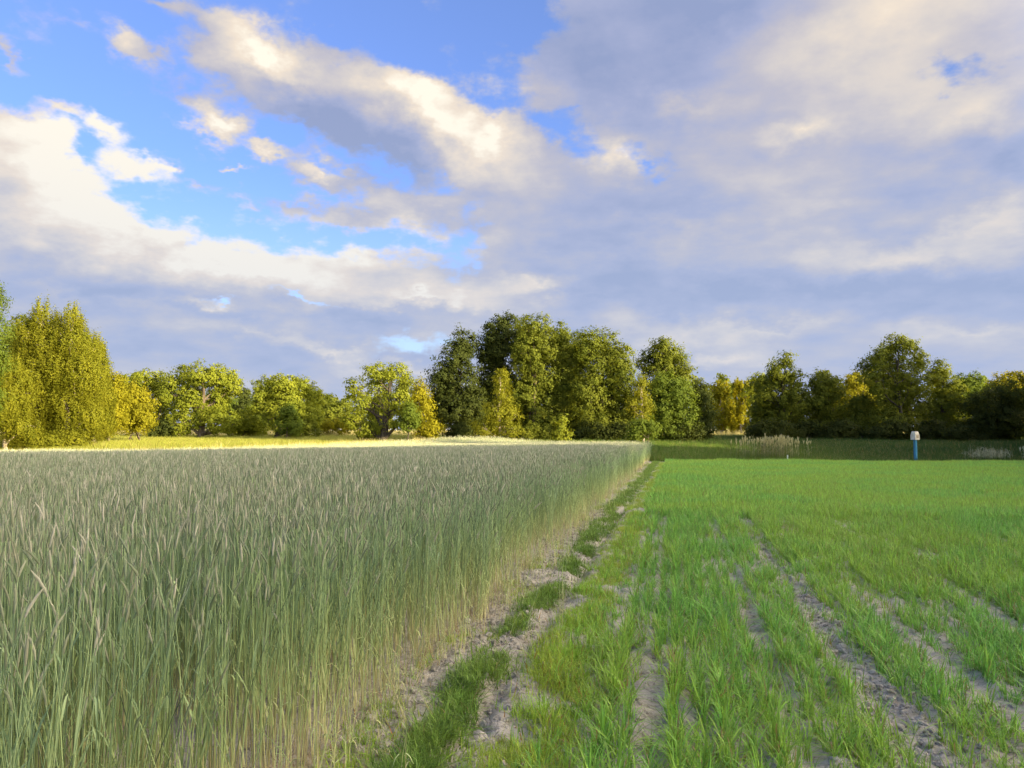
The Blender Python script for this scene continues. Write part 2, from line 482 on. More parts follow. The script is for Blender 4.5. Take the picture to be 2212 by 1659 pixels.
def build_field():
    def axis(a, b, c, d, step, grow):
        mid = list(np.arange(b, c, step))
        lo, s, v = [], step, b
        while v > a: s = min(s * grow, 1.6); v -= s; lo.append(v)
        hi, s, v = [], step, mid[-1]
        while v < d: s = min(s * grow, 1.6); v += s; hi.append(v)
        return np.array(lo[::-1] + mid + hi)
    X = axis(-62, -3.0, 5.2, 60, 0.032, 1.13)
    Y = axis(-25, 1.3, 11.0, 58, 0.036, 1.06)
    gx, gy = np.meshgrid(X, Y)
    z = field_z(gx, gy)
    x, y = row2world(gx, gy)
    # the tilled area ends at its far boundary: drop the sheet under the meadow there
    beyond = np.where(gx < RYE_X, y - rye_far(x) - 7 * sstep(-x, -4, 3), y - crop_far(x))
    z = z + 0.03 - 0.5 * sstep(beyond, 0.3, 1.5)
    nx, ny = len(X), len(Y)
    i = np.arange(ny - 1)[:, None] * nx + np.arange(nx - 1)[None, :]
    f = np.stack([i, i + 1, i + nx + 1, i + nx], -1).reshape(-1, 4)
    me = mesh_np('field_soil', np.stack([x, y, z], -1).reshape(-1, 3), f, 4, [SOIL], smooth=True)
    link('field_soil', me, kind='structure')
build_field()

def meadow_material():
    m, N, out = mat('meadow_turf')
    p = world_pos(N)
    px_, py_, _ = N.sep(p)
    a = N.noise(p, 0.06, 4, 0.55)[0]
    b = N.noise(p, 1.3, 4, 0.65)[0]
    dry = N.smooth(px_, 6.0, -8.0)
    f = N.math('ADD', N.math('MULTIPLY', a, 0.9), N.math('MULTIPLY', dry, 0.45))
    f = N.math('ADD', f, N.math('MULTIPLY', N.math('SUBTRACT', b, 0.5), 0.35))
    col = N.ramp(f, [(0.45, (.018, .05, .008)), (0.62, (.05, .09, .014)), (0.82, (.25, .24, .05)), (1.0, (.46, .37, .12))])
    s = N.node('ShaderNodeBsdfPrincipled')
    N.link(col, s.inputs['Base Color'])
    s.inputs['Roughness'].default_value = 0.95
    s.inputs['Specular IOR Level'].default_value = 0.1
    bp = N.node('ShaderNodeBump'); bp.inputs['Strength'].default_value = 0.8; bp.inputs['Distance'].default_value = 0.2
    N.link(b, bp.inputs['Height']); N.link(bp.outputs[0], s.inputs['Normal'])
    N.link(s.outputs[0], out.inputs[0])
    return m
def build_meadow():
    def ax(lo, hi, fine_lo, fine_hi):
        v = list(np.arange(fine_lo, fine_hi, 2.5))
        s, a = 2.5, fine_lo
        pre = []
        while a > lo: s *= 1.3; a -= s; pre.append(a)
        s, a, post = 2.5, v[-1], []
        while a < hi: s *= 1.3; a += s; post.append(a)
        return np.array(pre[::-1] + v + post)
    X = ax(-3500, 3500, -120, 120); Y = ax(-3000, 4200, -60, 200)
    gx, gy = np.meshgrid(X, Y)
    z = terrain(gx, gy)
    # below the tilled soil inside the fields
    rX, _ = world2row(gx, gy)
    inside = np.where(rX < RYE_X, rye_far(gx) - gy, crop_far(gx) - gy)
    hole = sstep(inside, 0.5, 3.0) * (np.abs(gx) < 58) * (gy > -22)
    z = z - 0.35 * hole
    nx, ny = len(X), len(Y)
    i = np.arange(ny - 1)[:, None] * nx + np.arange(nx - 1)[None, :]
    f = np.stack([i, i + 1, i + nx + 1, i + nx], -1).reshape(-1, 4)
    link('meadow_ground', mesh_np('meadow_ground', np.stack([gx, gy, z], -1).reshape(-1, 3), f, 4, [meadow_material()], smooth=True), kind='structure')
build_meadow()

# ------------------------------------------------------------------ trees
def leaf_cloud(lobes, per_m2, leaf, clump_r, droop, seed, kmin=0.5):
    """leaf-sized faces gathered into twig clumps over every lobe. lobes: (centre, radii) in metres"""
    g = np.random.default_rng(seed)
    C, NRM, T = [], [], []
    for (c, r) in lobes:
        c = np.asarray(c, float); r = np.asarray(r, float)
        area = 4 * math.pi * ((r[0] * r[1]) ** 1.6 / 3 + (r[0] * r[2]) ** 1.6 / 3 + (r[1] * r[2]) ** 1.6 / 3) ** (1 / 1.6)
        n = max(60, int(area * per_m2))
        per = 26
        nc = max(4, n // per)
        d = g.normal(size=(nc, 3)); d /= np.linalg.norm(d, axis=1)[:, None]
        rad = np.where(g.random(nc) < 0.18, g.uniform(0.3, 0.6, nc), g.uniform(0.72, 1.04, nc) ** 0.8)
        # the outline is uneven: some twigs stick out, some sides are thin
        bump = 1 + 0.16 * np.sin(d[:, 0] * 5.1 + seed) * np.sin(d[:, 2] * 4.3 + seed * 1.7) + 0.10 * np.sin(d[:, 1] * 9 + d[:, 2] * 8 + seed)
        bump = bump + np.where(g.random(nc) < 0.10, g.uniform(0.05, 0.24, nc), 0)
        cc = c + d * r * (rad * bump)[:, None]
        ctone = g.normal(0, 0.16, nc)
        k = g.poisson(per, nc)
        idx = np.repeat(np.arange(nc), k)
        m = len(idx)
        cs = clump_r * g.uniform(0.6, 1.3, nc)
        off = g.normal(size=(m, 3)) * (cs[idx] * 0.5)[:, None]
        off[:, 2] *= 0.75 if droop == 0 else 1.0
        if droop:
            dz = g.random(m) ** 1.3 * droop * g.uniform(0.5, 1.3, nc)[idx]
            off[:, :2] *= 0.45
            off[:, 2] -= dz
        C.append(cc[idx] + off)
        nn = d[idx] * 0.9 + off / (clump_r + 1e-6) * 0.7 + g.normal(size=(m, 3)) * 0.38
        if not droop: nn[:, 2] += 0.25
        NRM.append(nn)
        T.append(0.5 + ctone[idx] + g.normal(0, 0.10, m))
    C = np.concatenate(C); Nn = np.concatenate(NRM); T = np.clip(np.concatenate(T), 0, 1)
    Nn /= np.linalg.norm(Nn, axis=1)[:, None] + 1e-9
    m = len(C)
    a = g.normal(size=(m, 3)); a -= Nn * (a * Nn).sum(1)[:, None]; a /= np.linalg.norm(a, axis=1)[:, None] + 1e-9
    b = np.cross(Nn, a)
    s = leaf * g.uniform(0.65, 1.35, m)[:, None]
    v = np.stack([C - a * s, C - b * s * 0.55 + Nn * s * 0.15, C + a * s, C + b * s * 0.55 + Nn * s * 0.15], 1)
    return v.reshape(-1, 3), np.repeat(T, 4)

def trunk_mesh(lobes, base, r0, lean, seed, matl, nstem=1, spread=0.0):
    g = np.random.default_rng(seed + 500)
    mb = MB()
    base = np.asarray(base, float)
    top = max(lobes, key=lambda l: l[0][2])
    stems = []
    for s in range(nstem):
        b = base + np.array([g.uniform(-spread, spread) * .4, g.uniform(-spread, spread) * .4, -0.3])
        tgt = np.asarray((top if s == 0 else lobes[g.integers(len(lobes))])[0], float)
        pts = []
        n = 9
        for i in range(n):
            t = i / (n - 1)
            p = b * (1 - t) + tgt * t
            bend = math.sin(t * math.pi)
            p = p + np.array([lean * bend, 0, 0]) + g.normal(0, 0.04 + 0.05 * t, 3) * np.array([1, 1, .2])
            if nstem > 1: p[:2] += (tgt[:2] - b[:2]) * 0.15 * bend
            pts.append(p)
        H = tgt[2] - b[2]
        rr = [r0 / (1 + .35 * s) * (1.25 if i == 0 else 1.0) * (1 - 0.85 * i / (n - 1)) for i in range(n)]
        mb.tube(pts, rr, 7)
        stems.append((pts, rr))
    for j, (c, r) in enumerate(lobes):
        c = np.asarray(c, float)
        pts0, rr0 = stems[j % len(stems)]
        # limb leaves the stem below the lobe
        zi = [i for i, p in enumerate(pts0) if p[2] < c[2] - 0.5 * r[2]]
        i0 = max(1, (zi[-1] if zi else 1) - 1)
        s0 = np.asarray(pts0[i0]); 
        n = 6
        limb = []
        for i in range(n):
            t = i / (n - 1)
            p = s0 * (1 - t) + c * t
            p[2] += 0.12 * np.linalg.norm(c - s0) * math.sin(t * math.pi) * -0.5
            limb.append(p + g.normal(0, 0.05, 3) * (0 < i))
        rl = rr0[i0] * 0.6
        mb.tube(limb, [rl * (1 - 0.75 * i / (n - 1)) for i in range(n)], 5)
        for q in range(5):      # branches inside the lobe
            d = g.normal(size=3); d /= np.linalg.norm(d); d[2] = abs(d[2]) * .8 - .15
            st = limb[int(g.integers(2, n))]
            e = c + d * np.asarray(r) * 0.85
            mid = (st + e) / 2 + g.normal(0, .08, 3)
            mb.tube([st, mid, e], [rl * 0.35, rl * 0.22, rl * 0.06], 4)
    return mb.mesh('trunk', matl, True)

TREES = []
def tree(name, cat, label, depth, x0, lobes_px, leafkind, bark='brown', droop=0.0, dens=1.0, leaf=None, clump=0.42, r0=None, nstem=1, spread=0.0, group=None, flat=0.85, back=True):
    """a tree from lobes given in photo pixels at its own distance: real radii, real depth"""
    seed = len(TREES) * 13 + 7
    g = np.random.default_rng(seed)
    m = depth / FPX
    base = ground_at(x0, depth)
    lobes = []
    xs = [l[0] for l in lobes_px]
    wid = (max(xs) - min(xs)) * m
    for (x, y, rx, ry) in lobes_px:
        p = at(x, y, depth)
        dy = g.uniform(-0.30, 0.30) * wid
        ry_ = 0.5 * (rx + ry) * m
        k = (depth + dy) / depth
        lobes.append(((p.x * k - base.x, dy, (p.z - EYE) * k + EYE - base.z), (rx * 1.1 * m * k, ry_ * flat + 0.1, ry * 1.05 * m * k)))
    if back and len(lobes) > 2:
        # rear of the crown, seen only from elsewhere
        for (c, r) in list(lobes)[::2]:
            lobes.append(((c[0] * .8, abs(c[1]) + wid * .28 + .3, c[2] * 0.94), (r[0] * .9, r[1], r[2] * .9)))
    lf = leaf or (0.00118 if leafkind == 'birch' else 0.00145) * depth
    per = 2.55 / (lf * lf * 1.1) * 0.5 * dens
    v, T = leaf_cloud(lobes, per, lf, clump, droop, seed)
    low = v[:, 2].reshape(-1, 4).min(1) > -0.1
    keep = np.repeat(low, 4)
    v, T = v[keep], T[keep]
    f = np.arange(len(v)).reshape(-1, 4)
    crown = mesh_np('crown', v, f, 4, [LEAF[leafkind]], {'tone': T})
    H = max(c[2] + r[2] for c, r in lobes)
    tm = trunk_mesh(lobes, (0, 0, 0), r0 or max(0.035, H * 0.022), g.uniform(-.2, .2), seed, BARK[bark], nstem, spread)
    e = bpy.data.objects.new(name, None)
    COL.objects.link(e)
    e.empty_display_size = 0.5
    e.location = base
    e['label'] = label; e['category'] = cat
    if group: e['group'] = group
    link('trunk', tm, e); link('crown', crown, e)
    TREES.append(e)
    return e
def tree_copy(src, x, y, rz, sc, label):
    e = src.copy(); COL.objects.link(e)
    e.location = (x, y, float(terrain(x, y))); e.rotation_euler = (0, 0, rz); e.scale = (sc, sc, sc)
    e['label'] = label
    for ch in src.children:
        c = ch.copy(); COL.objects.link(c); c.parent = e
    return e

GL, GW, GC, GR = 'birches at the left edge of the meadow', 'willows across the meadow', 'trees of the middle clump', 'trees behind the right field'
# left birches
tree('green_tree', 'tree', 'bright green tree cut off by the left edge of the photo, rising above the birches', 50, -48, [(-42, 625, 36, 44), (-55, 700, 55, 60), (-44, 770, 44, 50), (-70, 850, 60, 60)], 'green', group=GL)
bA = tree('birch_tree', 'tree', 'tall golden birch with pointed top, left one of the two birch peaks', 58, 88, [(90, 678, 17, 36), (74, 735, 36, 46), (108, 750, 30, 44), (122, 712, 18, 34), (50, 715, 20, 28), (55, 820, 48, 60), (100, 830, 60, 65), (75, 905, 58, 45), (125, 910, 40, 45)], 'birch', 'birch', droop=0.9, group=GL)
tree('birch_tree', 'tree', 'golden birch with the right one of the two birch peaks, beside the willow bushes', 57, 150, [(158, 685, 15, 34), (165, 742, 26, 44), (188, 755, 24, 40), (135, 735, 20, 34), (140, 800, 42, 55), (182, 820, 42, 60), (150, 880, 50, 55), (190, 900, 38, 45)], 'birch', 'birch', droop=0.9, group=GL)
tree('birch_tree', 'tree', 'lower golden birch forming the right shoulder of the birch group', 61, 208, [(200, 752, 24, 36), (208, 800, 26, 45), (213, 860, 28, 50), (214, 915, 26, 38)], 'birch', 'birch', droop=0.7, group=GL)
tree('birch_tree', 'tree', 'short golden birch at the left photo edge in front of the tall birches', 54, 22, [(8, 805, 36, 40), (30, 850, 38, 45), (8, 880, 45, 50), (45, 925, 35, 28)], 'birch', 'birch', droop=0.6, group=GL)
tree('alder_tree', 'tree', 'dark tree showing between the left edge tree and the tall golden birch', 66, 50, [(45, 725, 34, 40), (38, 790, 44, 60), (50, 870, 50, 60)], 'alder', 'dark', group=GL)
tree('willow_bush', 'bush', 'bright yellow willow bush touching the right side of the birches', 66, 238, [(236, 835, 22, 38), (245, 880, 26, 38), (228, 905, 24, 36)], 'gold', group=GL, nstem=3, spread=1)
tree('willow_bush', 'bush', 'round golden willow bush between the birches and the forked willow', 71, 290, [(262, 865, 28, 32), (292, 862, 36, 34), (270, 905, 30, 28), (308, 900, 24, 34)], 'gold', group=GW, nstem=3, spread=1.5)
# willows
tree('willow_tree', 'tree', 'forked willow with thin round crown and sky seen through its fork', 90, 318, [(284, 826, 34, 20), (318, 818, 32, 18), (345, 830, 20, 22), (268, 850, 22, 18)], 'willow', group=GW, nstem=2, spread=1.2, dens=.8, r0=.3)
tree('alder_tree', 'tree', 'dark narrow tree in shade behind the forked willow', 92, 345, [(352, 868, 22, 40), (345, 915, 26, 34)], 'alder', 'dark', group=GW)
tree('willow_tree', 'tree', 'broad yellow willow with pale trunk and separate rounded leaf masses', 85, 436, [(398, 817, 32, 23), (438, 810, 34, 25), (478, 818, 32, 26), (500, 838, 20, 24), (368, 848, 20, 32), (408, 862, 28, 28), (455, 868, 28, 30), (396, 912, 26, 26), (478, 908, 36, 28), (440, 900, 20, 24)], 'willow', group=GW, r0=.4)
tree('willow_tree', 'tree', 'hazy green trees behind the gap between the broad willow and the three topped willow', 118, 560, [(545, 880, 26, 22), (500, 885, 26, 24), (470, 870, 30, 26), (655, 895, 40, 24), (585, 905, 50, 24)], 'green', group=GW)
tree('spruce_tree', 'tree', 'small dark bluish tree in the gap right of the broad willow', 108, 524, [(524, 852, 10, 14), (523, 876, 16, 20), (525, 900, 20, 18)], 'dark', 'dark', group=GW)
tree('willow_bush', 'bush', 'low yellow green bushes in the gap between the two middle willows', 92, 525, [(512, 918, 26, 24), (540, 905, 22, 30), (555, 925, 22, 20)], 'willow', group=GW, nstem=3, spread=2)
tree('willow_tree', 'tree', 'willow with three rounded tops and dark trunk behind a bright bush', 86, 602, [(578, 836, 27, 24), (612, 832, 30, 24), (645, 838, 26, 22), (674, 856, 20, 26), (560, 865, 18, 30), (620, 872, 36, 28), (660, 895, 32, 30), (590, 895, 24, 34)], 'willow', 'dark', group=GW, r0=.4)
tree('willow_bush', 'bush', 'bright green upright bush in front of the dark willow trunk', 80, 622, [(622, 892, 16, 18), (612, 915, 17, 22), (634, 922, 17, 22)], 'green', group=GW, nstem=3, spread=.5)
tree('alder_tree', 'tree', 'dark green trees filling the low gap between the middle willow and right willow', 112, 705, [(690, 880, 26, 24), (715, 895, 30, 26), (738, 880, 18, 18)], 'alder', 'dark', group=GW)
tree('willow_bush', 'bush', 'wide low dome shaped yellow bush on the meadow', 96, 725, [(708, 922, 24, 17), (740, 918, 28, 20)], 'gold', group=GW, nstem=3, spread=2, flat=1)
tree('willow_tree', 'tree', 'tall willow with smooth domed yellow top and thick dark trunk', 68, 828, [(810, 806, 28, 19), (848, 805, 30, 20), (876, 830, 19, 24), (765, 838, 17, 21), (780, 872, 19, 24), (812, 842, 22, 20), (860, 865, 28, 26), (762, 908, 18, 22), (795, 928, 26, 18), (868, 908, 22, 24)], 'willow', 'dark', group=GW, r0=.42, dens=.8)
tree('young_tree', 'tree', 'small dark green tree on thin trunk right of the domed willow', 65, 885, [(885, 888, 14, 20), (880, 912, 19, 18), (893, 905, 12, 14)], 'green', 'dark', group=GW)
tree('willow_tree', 'tree', 'narrow golden tree squeezed between the domed willow and dark clump', 67, 915, [(905, 848, 14, 26), (915, 885, 20, 30), (925, 925, 28, 20)], 'gold', group=GW)
# middle clump
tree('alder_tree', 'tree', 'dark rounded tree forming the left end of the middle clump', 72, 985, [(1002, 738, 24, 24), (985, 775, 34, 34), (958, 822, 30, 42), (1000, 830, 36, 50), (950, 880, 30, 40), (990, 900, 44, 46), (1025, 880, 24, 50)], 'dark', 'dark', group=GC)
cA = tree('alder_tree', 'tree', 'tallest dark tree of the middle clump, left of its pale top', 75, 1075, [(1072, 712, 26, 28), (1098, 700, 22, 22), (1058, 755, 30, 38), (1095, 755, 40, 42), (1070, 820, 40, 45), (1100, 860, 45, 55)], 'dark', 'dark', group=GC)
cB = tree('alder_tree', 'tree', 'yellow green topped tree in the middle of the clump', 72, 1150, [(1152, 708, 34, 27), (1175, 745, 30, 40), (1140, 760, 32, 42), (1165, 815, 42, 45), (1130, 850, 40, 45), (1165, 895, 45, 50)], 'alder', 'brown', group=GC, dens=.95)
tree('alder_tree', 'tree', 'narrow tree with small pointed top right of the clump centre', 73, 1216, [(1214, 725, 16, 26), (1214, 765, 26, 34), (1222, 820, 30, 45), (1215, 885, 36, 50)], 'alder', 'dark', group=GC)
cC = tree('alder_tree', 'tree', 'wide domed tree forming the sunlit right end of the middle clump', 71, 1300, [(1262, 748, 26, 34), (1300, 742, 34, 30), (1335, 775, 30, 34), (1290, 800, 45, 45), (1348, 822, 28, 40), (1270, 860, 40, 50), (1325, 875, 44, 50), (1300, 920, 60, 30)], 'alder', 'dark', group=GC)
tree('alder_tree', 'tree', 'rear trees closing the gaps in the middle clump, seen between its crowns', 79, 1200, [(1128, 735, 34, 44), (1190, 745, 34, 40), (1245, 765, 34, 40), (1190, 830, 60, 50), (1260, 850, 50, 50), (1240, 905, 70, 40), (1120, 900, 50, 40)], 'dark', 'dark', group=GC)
tree('birch_tree', 'tree', 'young golden birch with reddish stem in front of the dark clump', 65, 1082, [(1082, 815, 11, 22), (1084, 850, 18, 26), (1074, 890, 26, 26), (1104, 895, 20, 24), (1050, 925, 24, 22), (1095, 928, 30, 20)], 'birch', 'birch', group=GC, dens=.65)
tree('young_tree', 'tree', 'little pointed yellow green tree in front of the clump, right of the young birch', 64, 1214, [(1214, 910, 7, 12), (1213, 930, 14, 14), (1214, 942, 20, 12)], 'willow', group=GC, dens=.8)
tree('birch_tree', 'tree', 'slim golden birch at the gap between clump and the rounded tree beside it', 64, 1386, [(1384, 838, 10, 26), (1390, 872, 15, 24), (1364, 876, 10, 18), (1388, 905, 16, 22)], 'birch', 'birch', group=GC, dens=.65)
tree('bush', 'bush', 'dull green bush at the foot of the slim golden birch', 61, 1392, [(1380, 928, 18, 20), (1404, 922, 18, 24), (1368, 940, 14, 12)], 'green', group=GC, nstem=3, spread=.6)
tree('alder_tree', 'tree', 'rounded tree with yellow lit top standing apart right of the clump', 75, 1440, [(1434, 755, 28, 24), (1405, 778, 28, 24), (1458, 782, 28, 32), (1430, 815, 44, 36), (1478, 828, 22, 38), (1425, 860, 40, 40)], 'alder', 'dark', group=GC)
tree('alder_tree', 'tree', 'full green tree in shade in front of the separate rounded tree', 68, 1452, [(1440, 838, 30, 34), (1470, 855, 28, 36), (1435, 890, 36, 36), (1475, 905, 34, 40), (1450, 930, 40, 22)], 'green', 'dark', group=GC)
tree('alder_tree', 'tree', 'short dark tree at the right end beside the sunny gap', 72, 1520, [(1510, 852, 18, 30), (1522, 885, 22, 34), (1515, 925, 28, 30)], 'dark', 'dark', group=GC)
# right
tree('larch_tree', 'tree', 'golden slender tree at the left of the sunny gap, behind the dry strip', 100, 1558, [(1555, 842, 18, 22), (1560, 875, 22, 28), (1565, 905, 24, 24)], 'gold', 'birch', droop=.4, group=GR)
tree('larch_tree', 'tree', 'golden slender tree beside the dark clump of the right tree line', 102, 1600, [(1600, 838, 16, 24), (1598, 870, 24, 28), (1595, 905, 26, 26), (1615, 850, 16, 24)], 'gold', 'birch', droop=.4, group=GR)
tree('larch_tree', 'tree', 'yellowish tree rising behind the left half of the right tree line', 96, 1640, [(1640, 825, 18, 20), (1635, 860, 26, 30), (1650, 900, 30, 30)], 'willow', 'brown', group=GR)
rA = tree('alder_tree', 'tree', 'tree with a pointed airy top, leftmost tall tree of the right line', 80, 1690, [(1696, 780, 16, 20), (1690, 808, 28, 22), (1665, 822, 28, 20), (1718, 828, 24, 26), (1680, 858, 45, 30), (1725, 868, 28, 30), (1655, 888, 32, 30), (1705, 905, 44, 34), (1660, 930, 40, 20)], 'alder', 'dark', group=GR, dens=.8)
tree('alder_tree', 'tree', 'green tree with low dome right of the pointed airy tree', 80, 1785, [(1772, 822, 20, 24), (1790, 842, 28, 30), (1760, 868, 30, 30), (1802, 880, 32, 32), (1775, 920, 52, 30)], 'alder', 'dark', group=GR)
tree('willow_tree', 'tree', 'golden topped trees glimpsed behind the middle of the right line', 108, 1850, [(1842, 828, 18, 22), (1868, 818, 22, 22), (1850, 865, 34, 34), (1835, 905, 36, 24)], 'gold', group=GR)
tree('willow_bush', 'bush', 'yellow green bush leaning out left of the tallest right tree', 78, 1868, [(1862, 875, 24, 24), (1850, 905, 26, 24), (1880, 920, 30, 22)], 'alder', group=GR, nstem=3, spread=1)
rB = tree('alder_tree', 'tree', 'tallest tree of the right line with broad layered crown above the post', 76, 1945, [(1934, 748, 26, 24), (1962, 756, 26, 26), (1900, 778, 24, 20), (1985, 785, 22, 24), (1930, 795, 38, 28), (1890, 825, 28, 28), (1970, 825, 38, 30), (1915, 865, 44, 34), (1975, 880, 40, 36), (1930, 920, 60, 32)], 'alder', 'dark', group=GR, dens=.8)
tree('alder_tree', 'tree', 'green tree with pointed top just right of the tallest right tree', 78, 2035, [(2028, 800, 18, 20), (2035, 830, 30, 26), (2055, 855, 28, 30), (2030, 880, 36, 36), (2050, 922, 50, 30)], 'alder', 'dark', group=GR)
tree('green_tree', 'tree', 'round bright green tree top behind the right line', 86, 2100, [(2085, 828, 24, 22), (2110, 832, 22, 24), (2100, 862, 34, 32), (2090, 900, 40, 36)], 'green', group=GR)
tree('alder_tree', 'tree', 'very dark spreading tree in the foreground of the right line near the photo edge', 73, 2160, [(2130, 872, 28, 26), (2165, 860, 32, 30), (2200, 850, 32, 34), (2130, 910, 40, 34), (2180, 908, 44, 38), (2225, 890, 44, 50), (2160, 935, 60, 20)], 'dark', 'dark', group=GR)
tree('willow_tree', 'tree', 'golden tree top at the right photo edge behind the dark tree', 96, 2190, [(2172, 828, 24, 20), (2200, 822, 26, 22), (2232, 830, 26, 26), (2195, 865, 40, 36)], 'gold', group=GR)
# dark undergrowth at the foot of the tree groups
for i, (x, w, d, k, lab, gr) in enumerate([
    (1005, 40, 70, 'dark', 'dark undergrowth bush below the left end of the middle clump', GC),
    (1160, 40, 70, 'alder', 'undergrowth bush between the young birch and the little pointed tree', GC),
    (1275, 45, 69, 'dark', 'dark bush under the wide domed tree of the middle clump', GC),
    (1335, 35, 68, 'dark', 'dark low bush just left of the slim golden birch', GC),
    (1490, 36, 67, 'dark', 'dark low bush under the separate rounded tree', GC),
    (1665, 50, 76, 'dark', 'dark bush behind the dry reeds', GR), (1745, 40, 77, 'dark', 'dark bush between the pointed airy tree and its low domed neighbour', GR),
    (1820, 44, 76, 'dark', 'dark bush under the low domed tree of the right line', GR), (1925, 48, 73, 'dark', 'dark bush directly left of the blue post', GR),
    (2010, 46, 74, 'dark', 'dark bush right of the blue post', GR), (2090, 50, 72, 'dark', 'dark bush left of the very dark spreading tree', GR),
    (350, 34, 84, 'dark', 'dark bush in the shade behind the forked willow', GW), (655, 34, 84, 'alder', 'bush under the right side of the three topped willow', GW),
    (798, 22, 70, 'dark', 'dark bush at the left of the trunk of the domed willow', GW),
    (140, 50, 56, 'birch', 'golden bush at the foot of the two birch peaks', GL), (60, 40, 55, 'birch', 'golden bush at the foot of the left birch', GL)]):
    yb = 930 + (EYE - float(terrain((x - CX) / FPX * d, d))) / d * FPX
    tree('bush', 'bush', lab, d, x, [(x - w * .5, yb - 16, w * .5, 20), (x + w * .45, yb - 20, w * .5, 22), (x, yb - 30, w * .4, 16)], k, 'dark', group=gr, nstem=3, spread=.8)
# the wood on the right, outside the picture: it throws the evening shade over the fields
def wood_right():
    g = random.Random(4)
    line = [(52, 66), (47, 50), (43, 40), (36, 18), (24, -12), (6, -38), (-22, -58), (-50, -74)]
    src = [cC, rB, cA, rA]
    k = 0
    for row, off in ((0, 0.0), (1, 5.5), (2, 11.0)):
        for (a, b) in zip(line[:-1], line[1:]):
            L = math.dist(a, b); n = max(1, int(L / 3.5))
            for i in range(n):
                t = (i + g.uniform(-.25, .25)) / n
                x = a[0] + (b[0] - a[0]) * t + off + g.uniform(-.8, .8); y = a[1] + (b[1] - a[1]) * t - off * .5
                yl = a[1] + (b[1] - a[1]) * t
                h = 12.5 if yl > 46 else (9.7 if yl > 5 else 13.5)
                if row == 2 and h < 9: continue
                s = src[(k * 7 + 3) % 4]; k += 1
                sc = h / 12.3 * g.uniform(0.86, 1.1)
                e = tree_copy(s, x, y, g.uniform(0, 6.28), sc, 'tree of the wood standing right of the fields beyond the photo edge')
                e['group'] = 'trees of the wood right of the picture'
wood_right()

# far wood along the horizon
def far_wood():
    g = np.random.default_rng(77)
    lob = []
    for i in range(260):
        a = g.uniform(-1.15, 1.15)
        d = g.uniform(190, 250)
        x, y = math.sin(a) * d * 1.15, math.cos(a) * d if abs(a) < .9 else math.cos(a) * d + 20
        h = g.uniform(9.5, 12.5) + (3.0 if a > 0.15 else 0)
        w = g.uniform(2.2, 4.2)
        z0 = float(terrain(x, y))
        if g.random() < 0.5:
            for q in range(4):
                t = q / 3
                lob.append(((x, y, z0 + h * (0.25 + 0.68 * t)), (w * (1 - .75 * t), w * (1 - .75 * t), h * .17)))
        else:
            lob.append(((x, y, z0 + h * .66), (w, w, h * .33)))
            lob.append(((x + g.uniform(-2, 2), y, z0 + h * .3), (w, w, h * .3)))
    v, T = leaf_cloud(lob, 4.2, 0.42, 0.9, 0.0, 3)
    me = mesh_np('distant_wood', v, np.arange(len(v)), 4, [LEAF['alder']], {'tone': T})
    link('distant_wood', me, kind='stuff', label='dark distant wood seen in the gaps between the nearer trees', cat='wood')
far_wood()

# ------------------------------------------------------------------ crops and ground plants
TEMPL = {}
def template(kind, meshes):
    c = bpy.data.collections.new(kind)      # never linked to the scene: only a store of plant shapes
    for i, me in enumerate(meshes):
        o = bpy.data.objects.new('%s_%02d' % (kind, i), me)
        c.objects.link(o)
    TEMPL[kind] = (c, len(meshes))

def scatter_tree(coll):
    t = bpy.data.node_groups.new('scatter', 'GeometryNodeTree')
    t.interface.new_socket('Geometry', in_out='INPUT', socket_type='NodeSocketGeometry')
    t.interface.new_socket('Geometry', in_out='OUTPUT', socket_type='NodeSocketGeometry')
    n = t.nodes; l = t.links
    gi = n.new('NodeGroupInput'); go = n.new('NodeGroupOutput')
    ci = n.new('GeometryNodeCollectionInfo'); ci.inputs['Collection'].default_value = coll
    ci.inputs['Separate Children'].default_value = True
    ci.inputs['Reset Children'].default_value = True
    ip = n.new('GeometryNodeInstanceOnPoints'); ip.inputs['Pick Instance'].default_value = True
    def na(name, typ):
        a = n.new('GeometryNodeInputNamedAttribute'); a.data_type = typ; a.inputs['Name'].default_value = name
        return a.outputs['Attribute']
    l.new(gi.outputs[0], ip.inputs['Points']); l.new(ci.outputs[0], ip.inputs['Instance'])
    l.new(na('pick', 'INT'), ip.inputs['Instance Index'])
    l.new(na('rot', 'FLOAT_VECTOR'), ip.inputs['Rotation'])
    l.new(na('scl', 'FLOAT_VECTOR'), ip.inputs['Scale'])
    l.new(ip.outputs[0], go.inputs[0])
    return t

def scatter(name, kind, pts, rotz, scale, label, cat, tilt=0.0):
    coll, nv = TEMPL[kind]
    pts = np.asarray(pts, np.float32); n = len(pts)
    g = np.random.default_rng(n)
    me = bpy.data.meshes.new(name)
    me.vertices.add(n); me.vertices.foreach_set('co', pts.ravel())
    a = me.attributes.new('pick', 'INT', 'POINT'); a.data.foreach_set('value', g.integers(0, nv, n).astype(np.int32))
    rot = np.zeros((n, 3), np.float32); rot[:, 2] = rotz
    if tilt: rot[:, :2] = g.normal(0, tilt, (n, 2))
    a = me.attributes.new('rot', 'FLOAT_VECTOR', 'POINT'); a.data.foreach_set('vector', rot.ravel())
    sc = np.asarray(scale, np.float32)
    if sc.ndim == 1: sc = np.repeat(sc[:, None], 3, 1)
    a = me.attributes.new('scl', 'FLOAT_VECTOR', 'POINT'); a.data.foreach_set('vector', np.ascontiguousarray(sc, np.float32).ravel())
    o = link(name, me, kind='stuff', label=label, cat=cat)
    md = o.modifiers.new('scatter', 'NODES')
    md.node_group = scatter_tree(coll)
    return o

